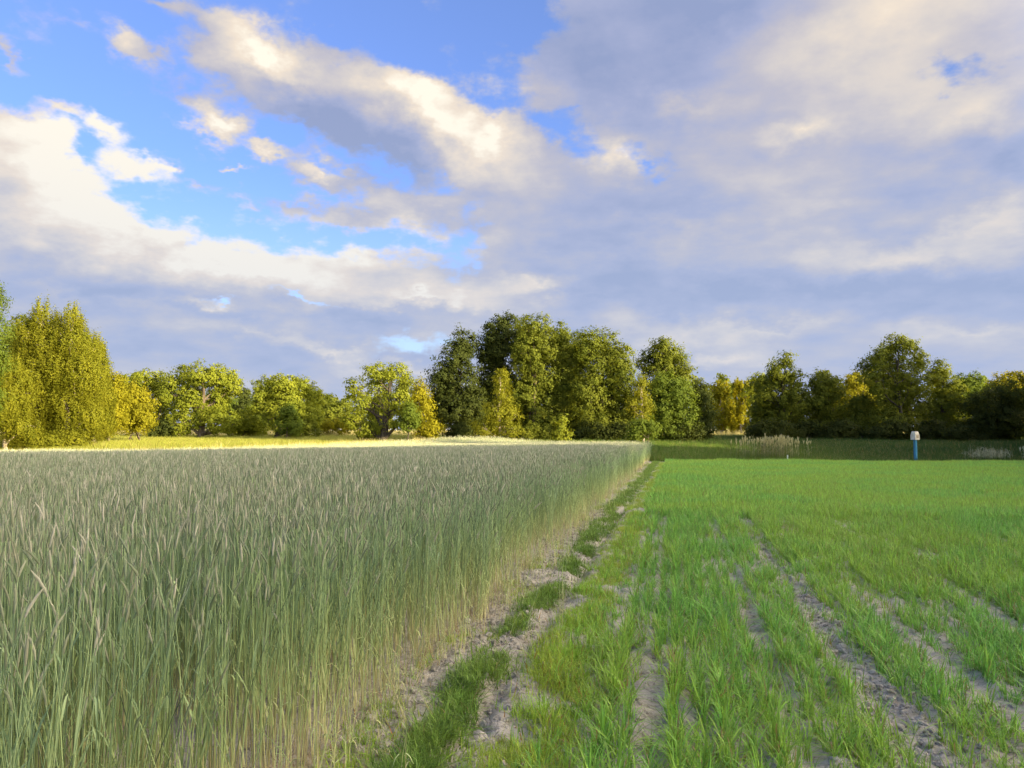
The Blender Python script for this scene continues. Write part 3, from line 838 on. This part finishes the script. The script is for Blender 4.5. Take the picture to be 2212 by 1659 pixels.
# --- rye
def rye_material():
    m, N, out = mat('rye_straw_and_ears')
    tone = attr(N, 'tone'); h = attr(N, 'hgt')      # h: 0 foot .. 1 top of stem, ears carry 2
    p = world_pos(N)
    big = N.noise(p, 0.35, 3)[0]
    stem = N.ramp(h, [(0.0, (.82, .70, .42)), (0.15, (.72, .68, .34)), (0.32, (.46, .56, .23)), (0.70, (.33, .485, .25)), (1.0, (.36, .49, .285))])
    stem = N.mix(N.smooth(tone, 0.3, 1.0, 0.0, 0.55), stem, (.48, .54, .24))
    stem = N.mix(N.smooth(big, 0.5, 0.75, 0.0, 0.5), stem, (.38, .48, .16))
    v = N.math('MULTIPLY_ADD', tone, 0.95, 0.55)
    stem = N.vmath('MULTIPLY', stem, N.xyz(v, v, v))
    ear = N.ramp(tone, [(0.0, (.24, .31, .17)), (0.5, (.36, .40, .24)), (0.82, (.50, .50, .33)), (1.0, (.74, .69, .53))])
    col = N.mix(N.smooth(h, 1.3, 1.6), stem, ear)
    plant_shader(N, out, col, 0.12, 0.55, 0.25)
    return m
RYE = rye_material()
def rye_patch(seed, edge=False):
    g = np.random.default_rng(seed)
    mb = MB()
    for r in range(4):
        x0 = -0.1875 + r * 0.125
        for q in range(20 if not edge else 16):
            x = x0 + g.normal(0, 0.016); y = g.uniform(-.25, .25)
            H = g.normal(1.12, 0.095 if not edge else .16)
            H = min(H, 1.27)
            if g.random() < .16: H *= g.uniform(.68, .9)
            a = g.uniform(0, 2 * math.pi); lean = abs(g.normal(0, 0.038 if not edge else .13)) + (0.12 if g.random() < .04 else 0)
            dx, dy = math.cos(a) * lean, math.sin(a) * lean
            n = 5
            ts = np.linspace(0, 1, n)
            pts = np.stack([x + dx * ts ** 2, y + dy * ts ** 2, H * ts - 0.02], 1)
            tone = g.random()
            sa = g.uniform(0, math.pi)
            rad = np.linspace(0.0032, 0.0017, n)
            mb.tube(pts, rad, 3, tone, ts)
            # leaves
            for lf in range(g.integers(1, 3)):
                t0 = g.uniform(0.22, 0.78); L = g.uniform(.14, .24)
                b = g.uniform(0, 2 * math.pi); c, s_ = math.cos(b), math.sin(b)
                o = np.array([x + dx * t0 ** 2, y + dy * t0 ** 2, H * t0])
                k = np.linspace(0, 1, 4)
                droop = g.uniform(.0, .6)
                lp = o + np.stack([c * L * k * .38, s_ * L * k * .38, L * (k * .95 - droop * k ** 2)], 1)
                mb.ribbon(lp, [.005, .008, .006, .001], (-s_, c, 0), min(1, tone * .6 + g.random() * .4), np.full(4, t0 * .9))
            # dead leaves hang at the foot, side shoots fill the lower half
            if g.random() < .55:
                t0 = g.uniform(.06, .4); b = g.uniform(0, 6.283); c, s_ = math.cos(b), math.sin(b); L = g.uniform(.08, .2); up = g.uniform(-.6, .8)
                k = np.linspace(0, 1, 3); o = np.array([x, y, H * t0])
                mb.ribbon(o + np.stack([c * L * k * .5, s_ * L * k * .5, L * (k * up - .5 * k ** 2)], 1), [.007, .008, .002], (-s_, c, 0), g.uniform(.3, 1), np.full(3, t0 * .8))
            if g.random() < .5:
                b = g.uniform(0, 6.283); c, s_ = math.cos(b), math.sin(b); L = g.uniform(.18, .62); k = np.linspace(0, 1, 3)
                o = np.array([x + g.normal(0, .015), y + g.normal(0, .02), -.01])
                mb.ribbon(o + np.stack([c * .06 * k ** 2, s_ * .06 * k ** 2, L * k], 1), [.005, .0065, .002], (-s_, c, 0), g.uniform(.2, 1), L * k * .9)
            # ear: slightly nodding spindle with awns
            top = pts[-1]
            dr = np.array([dx, dy, 0]) * 1.5 + g.normal(0, .09, 3); dr[2] = 1; dr /= np.linalg.norm(dr)
            Le = g.uniform(.06, .10)
            nod = np.array([math.cos(a), math.sin(a), 0]) * Le * g.uniform(.0, .35)
            ep = [top + dr * Le * u + nod * u * u for u in (0, .3, .7, 1)]
            mb.tube(ep, [.003, .0058, .005, .0015], 4, g.random(), np.full(4, 2.0))
            for w in range(2):
                b = g.uniform(0, 2 * math.pi)
                o = ep[1 + w % 2]; e = ep[3] + dr * .045 + np.array([math.cos(b), math.sin(b), 0]) * .022
                mb.ribbon([o, e], [.0022, .0006], (-math.sin(b), math.cos(b), 0), .9, np.full(2, 2.0))
    return mb.mesh('rye_patch', RYE)
template('rye', [rye_patch(i) for i in range(8)])
template('ryeedge', [rye_patch(i + 50, True) for i in range(8)])

def in_view(x, y, m=1.12, ymin=0.6):
    return (y > ymin) & (np.abs(x) < (y + 1.2) * 0.68 * m + 2.6)
def stray_stalk(seed):
    g = np.random.default_rng(seed); mb = MB()
    for q in range(g.integers(1, 4)):
        H = g.uniform(.35, 1.0); a = g.uniform(0, 6.283); ln = g.uniform(.02, .2)
        ts = np.linspace(0, 1, 6); x, y = g.normal(0, .02, 2)
        pts = np.stack([x + math.cos(a) * ln * ts ** 2, y + math.sin(a) * ln * ts ** 2, H * ts - .02], 1)
        mb.tube(pts, np.linspace(.003, .0016, 6), 3, g.uniform(.2, 1), ts * g.uniform(.3, .8))
        for w in range(2):
            t0 = g.uniform(.2, .8); L = g.uniform(.1, .2); b = g.uniform(0, 6.283); c, s_ = math.cos(b), math.sin(b); k = np.linspace(0, 1, 4)
            o = pts[int(t0 * 5)]
            mb.ribbon(o + np.stack([c * L * k * .6, s_ * L * k * .6, L * (k * .6 - .8 * k ** 2)], 1), [.005, .007, .005, .001], (-s_, c, 0), g.random(), np.full(4, t0 * .6))
    return mb.mesh('stray_rye_stalk', RYE)
def build_rye():
    g = np.random.default_rng(5)
    Xs = np.arange(RYE_X - 0.27, -62, -0.5); Ys = np.arange(-1.0, 62, 0.5)
    X, Y = [a.ravel() for a in np.meshgrid(Xs, Ys)]
    # uneven edge and thin spots
    edge = (X > RYE_X - 0.4)
    Xj = X + np.where(edge, 0.12 * vnoise(Y * 0.9, Y * 0, 3) + 0.07 * g.normal(size=len(X)), 0.0)
    x, y = row2world(Xj, Y)
    keep = in_view(x, y, 1.25) & (y < rye_far(x) + 7 * sstep(-x, -4, 3) + 0.6 * vnoise(x * .5, x * 0, 9)) & (g.random(len(X)) > np.where(edge, 0.10, 0.02))
    # a trampled gap close by, seen as dark slit
    keep &= ~((np.abs(X + 2.55) < .26) & (np.abs(Y - 3.4) < 0.3))
    X, Y, Xj, x, y = X[keep], Y[keep], Xj[keep], x[keep], y[keep]
    z = field_z(Xj, Y) + 0.02
    hs = 0.95 + 0.05 * fbm(x * 0.12, y * 0.12, 4, 2) + 0.03 * fbm(x * .8, y * .8, 14, 2)
    hs = hs * (1 - 0.05 * (X > RYE_X - 0.4))
    rot = -ROW + math.pi * g.integers(0, 2, len(x)) + g.normal(0, .03, len(x))
    P, Sx = np.stack([x, y, z], 1), np.stack([np.ones_like(hs), np.ones_like(hs), hs], 1)
    e = X > RYE_X - 0.4
    scatter('rye_edge', 'ryeedge', P[e], rot[e], Sx[e], 'uneven outermost drill of the rye with leaning stalks along the sandy strip', 'rye', tilt=0.05)
    P, rot, Sx = P[~e], rot[~e], Sx[~e]
    scatter('rye_field', 'rye', P, rot, Sx,
            'tall grey green rye with pale ears filling the whole left field', 'rye', tilt=0.02)
    # stray stalks growing and leaning outside the drilled edge
    template('stray', [stray_stalk(60 + i) for i in range(6)])
    n = 520
    Y = 1.4 + 30 * g.random(n) ** 1.6; X = RYE_X + 0.02 + np.abs(g.normal(0, .16, n)) * np.where(g.random(n) < .12, 2.6, 1)
    x, y = row2world(X, Y); k = in_view(x, y, 1.1)
    scatter('stray_rye', 'stray', np.stack([x[k], y[k], field_z(X[k], Y[k]) + .02], 1), g.uniform(0, 6.283, k.sum()), g.uniform(.45, 1.0, k.sum()),
            'single rye stalks straying onto the bare soil beside the field', 'rye', tilt=.13)
build_rye()

# --- single straws, tufts
def blades_mesh(name, matl, seed, n, Lr, wr, spread, bend, curl=1.0, segs=4, rowlen=0.0, upright=0.35, nres=0):
    g = np.random.default_rng(seed)
    mb = MB()
    for i in range(n):
        b = g.uniform(0, 2 * math.pi); c, s_ = math.cos(b), math.sin(b)
        o = np.array([g.normal(0, spread), g.normal(0, spread) + g.uniform(-.5, .5) * rowlen, -0.012])
        L = g.uniform(*Lr); w = g.uniform(*wr)
        k = np.linspace(0, 1, segs + 1)
        out_ = abs(g.normal(0, upright)) ; bd = g.uniform(*bend)
        r = L * (out_ * k + bd * .55 * k ** 2); zz = L * (k * math.sqrt(max(0.1, 1 - out_ ** 2)) - bd * curl * .55 * k ** 2.4)
        pts = o + np.stack([c * r, s_ * r, zz], 1)
        wd = w * np.array([.7, 1, .9, .55, .08])[:segs + 1] if segs == 4 else w * np.linspace(1, .1, segs + 1)
        mb.ribbon(pts, wd, (-s_, c, 0), g.random(), k)
    return mb.mesh(name, matl)

def blade_material(name, foot, mid, tip, alt, altamt=0.5, dry=(.42, .32, .12), drythr=0.93, scale=0.28, west=None, east=None):
    m, N, out = mat(name)
    tone = attr(N, 'tone'); h = attr(N, 'hgt')
    p = world_pos(N)
    big = N.noise(p, scale, 3, 0.6)[0]
    inst = N.node('ShaderNodeObjectInfo').outputs['Random']
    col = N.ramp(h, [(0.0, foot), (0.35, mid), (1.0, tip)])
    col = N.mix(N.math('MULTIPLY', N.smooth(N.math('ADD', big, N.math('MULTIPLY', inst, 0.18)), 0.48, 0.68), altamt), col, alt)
    if east is not None:        # lighter green near the rye, without the shade painted into the base
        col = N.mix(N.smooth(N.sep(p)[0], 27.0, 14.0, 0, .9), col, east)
    if west is not None:        # dry western meadow, with sunlit yellow put into its colour
        col = N.mix(N.smooth(N.sep(p)[0], 6.0, -4.0, 0, .85), col, west)
    v = N.math('MULTIPLY_ADD', N.math('POWER', tone, 1.4), 0.95, 0.60)
    col = N.vmath('MULTIPLY', col, N.xyz(v, v, v))
    col = N.mix(N.smooth(tone, drythr, drythr + .02), col, dry)
    plant_shader(N, out, col, 0.35, 0.45, 0.35)
    return m
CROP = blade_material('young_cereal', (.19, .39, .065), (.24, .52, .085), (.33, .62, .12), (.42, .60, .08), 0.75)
WEED = blade_material('dark_weed', (.14, .24, .04), (.20, .35, .06), (.28, .44, .08), (.36, .47, .08), 0.4, scale=1.2)
MOSSY = blade_material('yellow_green_grass', (.24, .42, .04), (.34, .58, .06), (.43, .66, .085), (.52, .58, .08), 0.6, dry=(.52, .26, .08), drythr=.93, scale=1.6)
DRY = blade_material('dry_straw', (.45, .36, .24), (.60, .50, .33), (.66, .57, .38), (.52, .32, .19), 0.6, scale=2.0)
MEAD = blade_material('meadow_grass', (.018, .055, .007), (.027, .08, .009), (.045, .11, .013), (.08, .13, .018), 0.5, scale=0.12, west=(.36, .37, .06), east=(.15, .24, .03))  # base greens darkened to hold the shade on the right-hand meadow
PALE = blade_material('pale_grass', (.46, .38, .12), (.70, .60, .24), (.80, .70, .34), (.62, .56, .16), 0.5, scale=0.3)
REED = blade_material('dry_reed', (.15, .20, .06), (.30, .32, .13), (.42, .39, .20), (.37, .34, .17), 0.5, scale=0.5)

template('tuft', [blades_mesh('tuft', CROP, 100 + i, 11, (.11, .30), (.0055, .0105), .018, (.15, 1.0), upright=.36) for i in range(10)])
template('croppatch', [blades_mesh('croppatch', CROP, 140 + i, 1, (.1, .2), (.005, .008), .01, (.1, .8)) for i in range(1)])
def crop_patch(seed):
    g = np.random.default_rng(seed); mb = MB()
    for r in range(5):
        for q in range(30):
            x = -.25 + .0625 + r * .125 - .0 + g.normal(0, .02); y = g.uniform(-.3, .3)
            b = g.uniform(0, 6.283); c, s_ = math.cos(b), math.sin(b)
            for w in range(2):
                L = g.uniform(.14, .29); o_ = abs(g.normal(0, .3)); k = np.array([0, .5, 1]); bd = g.uniform(.1, .8)
                rr = L * (o_ * k + bd * .5 * k ** 2)
                pts = np.stack([x + c * rr, y + s_ * rr, L * (k - bd * .5 * k ** 2.4) - .01], 1)
                mb.ribbon(pts, [.007, .009, .001], (-s_, c, 0), g.random(), k)
                b += 2.2; c, s_ = math.cos(b), math.sin(b)
    return mb.mesh('crop_patch', CROP)
template('croppatch', [crop_patch(200 + i) for i in range(6)])
template('weed', [blades_mesh('weed', WEED, 300 + i, 26, (.04, .13), (.005, .010), .035, (.2, 1.1), upright=.6, segs=2) for i in range(5)])
template('mossy', [blades_mesh('mossy', MOSSY, 320 + i, 24, (.04, .16), (.0035, .0075), .045, (.0, .9), upright=.5, segs=2) for i in range(5)])
template('straw', [blades_mesh('straw', DRY, 340 + i, 11, (.06, .28), (.002, .004), .05, (.0, .8), upright=.6, segs=2) for i in range(5)])
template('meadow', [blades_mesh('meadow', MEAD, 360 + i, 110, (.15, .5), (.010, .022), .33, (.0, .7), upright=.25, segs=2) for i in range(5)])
template('pale', [blades_mesh('pale', PALE, 380 + i, 90, (.45, 1.0), (.008, .018), .30, (.0, .4), upright=.14, segs=2) for i in range(4)])

def bare_mask(X, Y):
    """1 where the crop grows, 0 where the sandy strips stay bare (row coordinates)"""
    wob = 0.05 * vnoise(Y * .45, Y * 0, 61)
    fade = 1 - 0.9 * sstep(Y, 13, 24)
    def strip(c, w, fd=1.0):
        return fd * np.exp(-((X - c - wob) / w) ** 4)
    b = strip(1.19, .15) * fade * (0.88 + .3 * vnoise(Y * 1.3, Y * 0, 60))
    b = np.maximum(b, strip(.62, .10) * (0.75 + 0.45 * vnoise(Y * .9, X * 0 + 4, 62)) * fade)
    b = np.maximum(b, strip(-.22, .11) * (0.75 + .5 * vnoise(Y * 1.1, X * 0 + 7, 63)) * fade)
    b = np.maximum(b, strip(1.80, .11) * (0.65 + .5 * vnoise(Y * .9, X * 0 + 9, 64)) * fade)
    b = np.maximum(b, strip(2.72, .11) * (0.55 + .6 * vnoise(Y * .7, X * 0 + 12, 65)) * fade)
    b = np.maximum(b, strip(3.7, .12) * (0.45 + .7 * vnoise(Y * .6, X * 0 + 15, 66)) * fade)
    patch = np.maximum(sstep(fbm(X * 1.9, Y * .75, 70, 3), .2, .5) * .75, .6 * sstep(fbm(X * 5, Y * 2.6, 72, 2), .2, .4)) * fade
    b = np.maximum(b, patch)
    return 1 - np.clip(b, 0, 1)

def build_crop():
    g = np.random.default_rng(21)
    P, Rz, Sc = [], [], []
    for c in np.arange(-0.77, 14, 0.125):
        ys = np.arange(1.2, 15.5, 0.026)
        X = c + g.normal(0, .018, len(ys)); Y = ys + g.normal(0, .02, len(ys))
        x, y = row2world(X, Y)
        m = bare_mask(X, Y) * np.where(X < -0.42, .32, 1)
        keep = in_view(x, y, 1.15) & (g.random(len(X)) < m * 0.86 + 0.02)
        X, Y, x, y, m = X[keep], Y[keep], x[keep], y[keep], m[keep]
        P.append(np.stack([x, y, field_z(X, Y) + .03], 1)); Rz.append(g.uniform(0, 6.283, len(x)))
        Sc.append(g.uniform(.62, 1.15, len(x)) * (0.72 + .28 * m) * (1 + .18 * vnoise(X * 1.1, Y * .6, 80)))
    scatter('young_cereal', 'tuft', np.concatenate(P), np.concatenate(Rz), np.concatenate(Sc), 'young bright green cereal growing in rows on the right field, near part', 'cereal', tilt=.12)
    X, Y = [a.ravel() for a in np.meshgrid(np.arange(-0.35, 48, .5), np.arange(15.2, 60, .5))]
    X = X + g.normal(0, .02, len(X)); Y = Y + g.normal(0, .05, len(Y))
    x, y = row2world(X, Y)
    keep = in_view(x, y, 1.15) & (y < crop_far(x) + 1.0 * vnoise(x, x * 0, 4)) & (g.random(len(X)) > .05 * (1 - sstep(Y, 16, 26)))
    X, Y, x, y = X[keep], Y[keep], x[keep], y[keep]
    sc = 1.0 + .15 * vnoise(x * .3, y * .3, 82)
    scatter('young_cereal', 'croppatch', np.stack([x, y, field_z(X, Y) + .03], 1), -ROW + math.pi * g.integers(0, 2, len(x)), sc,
            'even bright green cereal on the far part of the right field', 'cereal', tilt=.03)
build_crop()

def build_strip():
    """weeds, fine grass and straw between rye and cereal"""
    g = np.random.default_rng(33)
    def place(name, kind, X, Y, sc, label, cat, tilt=.15):
        x, y = row2world(X, Y)
        keep = in_view(x, y, 1.15) & (y < rye_far(x) - .5)
        X, Y, x, y, sc = X[keep], Y[keep], x[keep], y[keep], sc[keep]
        scatter(name, kind, np.stack([x, y, field_z(X, Y) + .028], 1), g.uniform(0, 6.283, len(x)), sc, label, cat, tilt)
    # dark green weeds left of the furrow
    n = 7800
    Y = 1.2 + 47 * g.random(n) ** 1.8; c = -1.26 + .05 * vnoise(Y * .8, Y * 0, 90)
    X = c + g.normal(0, .06, n) * np.where(Y > 12, 1.8, 1)
    m = sstep(fbm(Y * 2.1, X * 5, 91, 3, .6), -.32, .12)
    k = g.random(n) < m
    place('low_weeds', 'weed', X[k], Y[k], g.uniform(.4, 1.15, k.sum()) * (.7 + .5 * m[k]), 'dense dark green weeds in a line along the left side of the furrow', 'weeds')
    # scattered weeds on the pale soil by the rye foot
    n = 1500
    Y = 1.3 + 45 * g.random(n) ** 1.6; X = RYE_X + .02 + np.abs(g.normal(0, .22, n))
    k = g.random(n) < sstep(fbm(X * 4, Y * 2.2, 94, 2), .02, .3)
    place('low_weeds', 'mossy', X[k], Y[k], g.uniform(.6, 1.2, k.sum()), 'small yellow green weed tufts on the pale soil at the foot of the rye', 'weeds')
    # yellow green fine grass right of the furrow
    n = 10500
    Y = 1.2 + 46 * g.random(n) ** 1.7; X = -.78 + g.normal(0, .19, n) + .04 * vnoise(Y * .6, Y * 0, 97)
    k = (g.random(n) < sstep(fbm(X * 4, Y * 2.4, 98, 3, .6), -.3, .12)) & (X > -1.0 + .03 * g.normal(size=n))
    place('fine_grass', 'mossy', X[k], Y[k], g.uniform(.4, 1.25, k.sum()) * (.85 + .4 * vnoise(X[k] * 4, Y[k] * 3, 105)), 'fine yellow green grass in cushions right of the furrow', 'grass')
    # some of it among the cereal
    n = 3800
    Y = 1.2 + 16 * g.random(n) ** 1.3; X = g.uniform(-.6, 9, n)
    k = g.random(n) < sstep(fbm(X * 1.2, Y * .9, 99, 3), .05, .35)
    place('fine_grass', 'mossy', X[k], Y[k], g.uniform(.35, .8, k.sum()), 'small yellowish and reddish weeds between the cereal rows', 'weeds')
    # straw litter
    n = 1500
    Y = 1.2 + 44 * g.random(n) ** 1.6; X = RYE_X - .08 + np.abs(g.normal(0, .10, n))
    k = g.random(n) < .3 + .7 * sstep(fbm(X * 2, Y * 1.2, 101, 2), -.1, .3)
    place('straw_litter', 'straw', X[k], Y[k], g.uniform(.5, 1.15, k.sum()), 'brown dry straw and dead leaves along the foot of the rye', 'straw', .4)
build_strip()

# bits of straw and dead blades scattered over the bare soil
def build_bits():
    g = np.random.default_rng(71)
    n = 5200
    Y = 1.2 + 15 * g.random(n) ** 1.3; X = np.concatenate([g.uniform(-1.8, 6, n // 2), g.normal(-1.4, .25, n - n // 2)])
    x, y = row2world(X, Y); k = in_view(x, y, 1.1)
    X, Y, x, y = X[k], Y[k], x[k], y[k]
    mb = MB()
    z = field_z(X, Y) + .034
    for i in range(len(x)):
        a = g.uniform(0, 3.14); L = g.uniform(.015, .06); c, s_ = math.cos(a), math.sin(a)
        p = np.array([x[i], y[i], z[i]]); e = g.uniform(-.006, .014)
        mb.ribbon([p - [c * L, s_ * L, 0], p + [0, 0, e], p + [c * L, s_ * L, e]], [.003, .004, .002], (-s_, c, 0), g.random(), np.full(3, .8))
    link('straw_bits', mb.mesh('straw_bits', DRY), kind='stuff', label='short bits of dry straw strewn over the bare sandy soil', cat='straw')
build_bits()

# clods of soil
def build_clods():
    g = np.random.default_rng(41)
    ms = []
    for i in range(5):
        bm = bmesh.new(); bmesh.ops.create_icosphere(bm, subdivisions=2, radius=1)
        for v in bm.verts:
            n = 1 + .28 * float(vnoise(v.co.x * 2 + i * 9, v.co.y * 2 + v.co.z * 3, i)) + .14 * float(vnoise(v.co.x * 5 + i, v.co.z * 5 - v.co.y * 4, i + 9))
            v.co *= n; v.co.z *= .6
        me = bpy.data.meshes.new('clod'); bm.to_mesh(me); bm.free(); me.materials.append(SOIL)
        ms.append(me)
    template('clod', ms)
    n = 22000
    Y = 1.2 + 15 * g.random(n) ** 1.3; X = np.concatenate([g.uniform(-1.8, 5, n // 2), g.normal(-1.45, .22, n // 4), g.normal(1.19, .12, n // 4)])
    x, y = row2world(X, Y); k = in_view(x, y, 1.1) & (X < 6)
    X, Y, x, y = X[k], Y[k], x[k], y[k]
    s = np.clip(g.lognormal(-4.75, .6, len(x)), .003, .036)
    scatter('soil_clods', 'clod', np.stack([x, y, field_z(X, Y) + .03 + s * .15], 1), g.uniform(0, 6.283, len(x)), s, 'crumbly pale sandy clods lying on the tilled soil', 'soil', tilt=.5)
build_clods()

# meadow beyond the fields
def build_meadow_grass():
    g = np.random.default_rng(51)
    n = 34000
    y = 38 + 90 * g.random(n) ** 1.6; x = g.uniform(-1, 1, n) * (y * .74 + 2)
    rX, _ = world2row(x, y)
    beyond = np.where(rX < RYE_X, y - rye_far(x) - 7 * sstep(-x, -4, 3), y - crop_far(x))
    k = beyond > .25
    x, y, b = x[k], y[k], beyond[k]
    z = terrain(x, y)
    left = sstep(-x, -4, 6)
    pale = (g.random(len(x)) < left * (1 - sstep(b, 3, 8)) * .95)
    far_pale = (y > 95) & (g.random(len(x)) < .5)
    pale |= far_pale
    sc = g.uniform(.6, 1.0, len(x)) * (1 + (y - 40) / 150)
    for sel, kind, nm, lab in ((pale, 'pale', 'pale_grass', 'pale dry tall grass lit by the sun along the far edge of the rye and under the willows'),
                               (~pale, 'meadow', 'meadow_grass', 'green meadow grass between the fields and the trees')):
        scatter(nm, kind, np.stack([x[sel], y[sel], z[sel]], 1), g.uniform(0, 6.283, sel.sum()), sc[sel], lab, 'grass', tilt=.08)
build_meadow_grass()

# --- dry reeds at the end of the cereal
def reed_stems(seed, n, spread, H, plume=True, matl=None, w=.012):
    g = np.random.default_rng(seed); mb = MB()
    for i in range(n):
        x, y = g.normal(0, spread[0]), g.normal(0, spread[1]); h = g.normal(H, H * .13)
        a = g.uniform(0, 6.283); ln = abs(g.normal(0, .09)) * h
        ts = np.linspace(0, 1, 4)
        pts = np.stack([x + math.cos(a) * ln * ts ** 2, y + math.sin(a) * ln * ts ** 2, h * ts], 1)
        mb.tube(pts, [w * .5, w * .45, w * .4, w * .3], 3, g.random(), ts)
        if plume:
            t = pts[-1]; L = g.uniform(.18, .34)
            for q in range(5):
                b = g.uniform(0, 6.283); e = t + np.array([math.cos(b) * .07, math.sin(b) * .07, L * g.uniform(.5, 1)])
                mb.ribbon([t - [0, 0, .06], (t + e) / 2, e], [.008, .045, .008], (-math.sin(b), math.cos(b), 0), .8, np.full(3, 1.0))
        for q in range(2):
            t0 = g.uniform(.3, .85); b = g.uniform(0, 6.283); o = np.array([pts[0][0], pts[0][1], h * t0]); L = g.uniform(.2, .4)
            mb.ribbon([o, o + [math.cos(b) * L * .5, math.sin(b) * L * .5, L * .4], o + [math.cos(b) * L, math.sin(b) * L, L * .2]], [.02, .018, .003], (-math.sin(b), math.cos(b), 0), g.random(), np.full(3, .6))
    return mb.mesh('stems', matl or REED)
def build_reeds():
    p = ground_at(1668, 49.5)
    link('dry_reeds', reed_stems(5, 200, (1.0, .6), 1.12), loc=p, kind='stuff', label='clump of dry brownish reeds with feathery tops at the end of the green field', cat='reeds')
    p = ground_at(2128, 47)
    pw = blade_material('silvery_weed', (.16, .22, .11), (.34, .40, .27), (.48, .50, .40), (.30, .36, .2), .4)
    link('silvery_weeds', reed_stems(6, 190, (.62, .35), .78, False, pw), loc=p, kind='stuff', label='pale silvery weeds beyond the field, right of the blue post', cat='weeds')
    p = ground_at(2206, 46.5)
    o = link('silvery_weeds', reed_stems(7, 5, (.05, .05), .85, True, pw), loc=p, kind='stuff', label='few thin pale stalks at the right photo edge', cat='weeds')
build_reeds()

# ------------------------------------------------------------------ the blue marker post with its pale cap
def paint(name, c1, c2, rough=.5, scale=9):
    m, N, out = mat(name)
    tc = N.node('ShaderNodeTexCoord').outputs['Object']
    n = N.noise(tc, scale, 5, .65)[0]
    col = N.ramp(n, [(.35, c2), (.6, c1)])
    s = N.node('ShaderNodeBsdfPrincipled')
    N.link(col, s.inputs['Base Color']); s.inputs['Roughness'].default_value = rough
    b = N.node('ShaderNodeBump'); b.inputs['Strength'].default_value = .25
    N.link(n, b.inputs['Height']); N.link(b.outputs[0], s.inputs['Normal'])
    N.link(s.outputs[0], out.inputs[0])
    return m
def box_bm(sx, sy, z0, z1, top=1.0, bev=.008):
    bm = bmesh.new()
    vs = [bm.verts.new((x * sx / 2, y * sy / 2, z0)) for x, y in ((-1, -1), (1, -1), (1, 1), (-1, 1))]
    vt = [bm.verts.new((x * sx / 2 * top, y * sy / 2 * top, z1)) for x, y in ((-1, -1), (1, -1), (1, 1), (-1, 1))]
    bm.faces.new(vs[::-1]); bm.faces.new(vt)
    for i in range(4): bm.faces.new((vs[i], vs[(i + 1) % 4], vt[(i + 1) % 4], vt[i]))
    bmesh.ops.bevel(bm, geom=bm.edges[:], offset=bev, segments=2, affect='EDGES', profile=.6)
    return bm
def bm_obj(name, bm, m, parent, loc=(0, 0, 0)):
    me = bpy.data.meshes.new(name); bm.to_mesh(me); bm.free(); me.materials.append(m)
    return link(name, me, parent, loc)
def build_post():
    D = 46.2
    base = ground_at(1973, D)
    top = at(1973, 932, D).z - base.z
    capb = at(1973, 950, D).z - base.z
    e = bpy.data.objects.new('marker_post', None); COL.objects.link(e); e.location = base; e.rotation_euler = (0, 0, R(24))
    e['label'] = 'blue marker post with pale box shaped cap at the far edge of the field'; e['category'] = 'post'
    blue = paint('blue_paint', (.06, .30, .50), (.04, .22, .38))
    pale = paint('weathered_white', (.82, .77, .66), (.66, .59, .46), .6, 5)
    bm_obj('post', box_bm(.14, .14, -.3, capb + .05), blue, e)
    w = 15 / FPX * D
    cap = bm_obj('cap', box_bm(w * .93, w * .8, capb, capb + (top - capb) * .60, .97, .015), pale, e)
    bm_obj('cap_top', box_bm(w * .88, w * .75, capb + (top - capb) * .60 + .002, top, .74, .015), pale, e)
    pl = bm_obj('plate', box_bm(w * .45, .012, capb + .10, capb + .28, 1, .003), paint('plate_tan', (.55, .44, .28), (.42, .34, .22)), cap, (0, -w * .4 - .007, 0))
    p2 = ground_at(1698, 46.8)
    s = bm_obj('marker_stake', box_bm(.07, .07, -.2, .46, .9, .006), paint('stake_white', (.70, .74, .70), (.5, .55, .5)), None, p2)
    s['label'] = 'small white stake at the field edge in front of the dry reeds'; s['category'] = 'stake'
build_post()
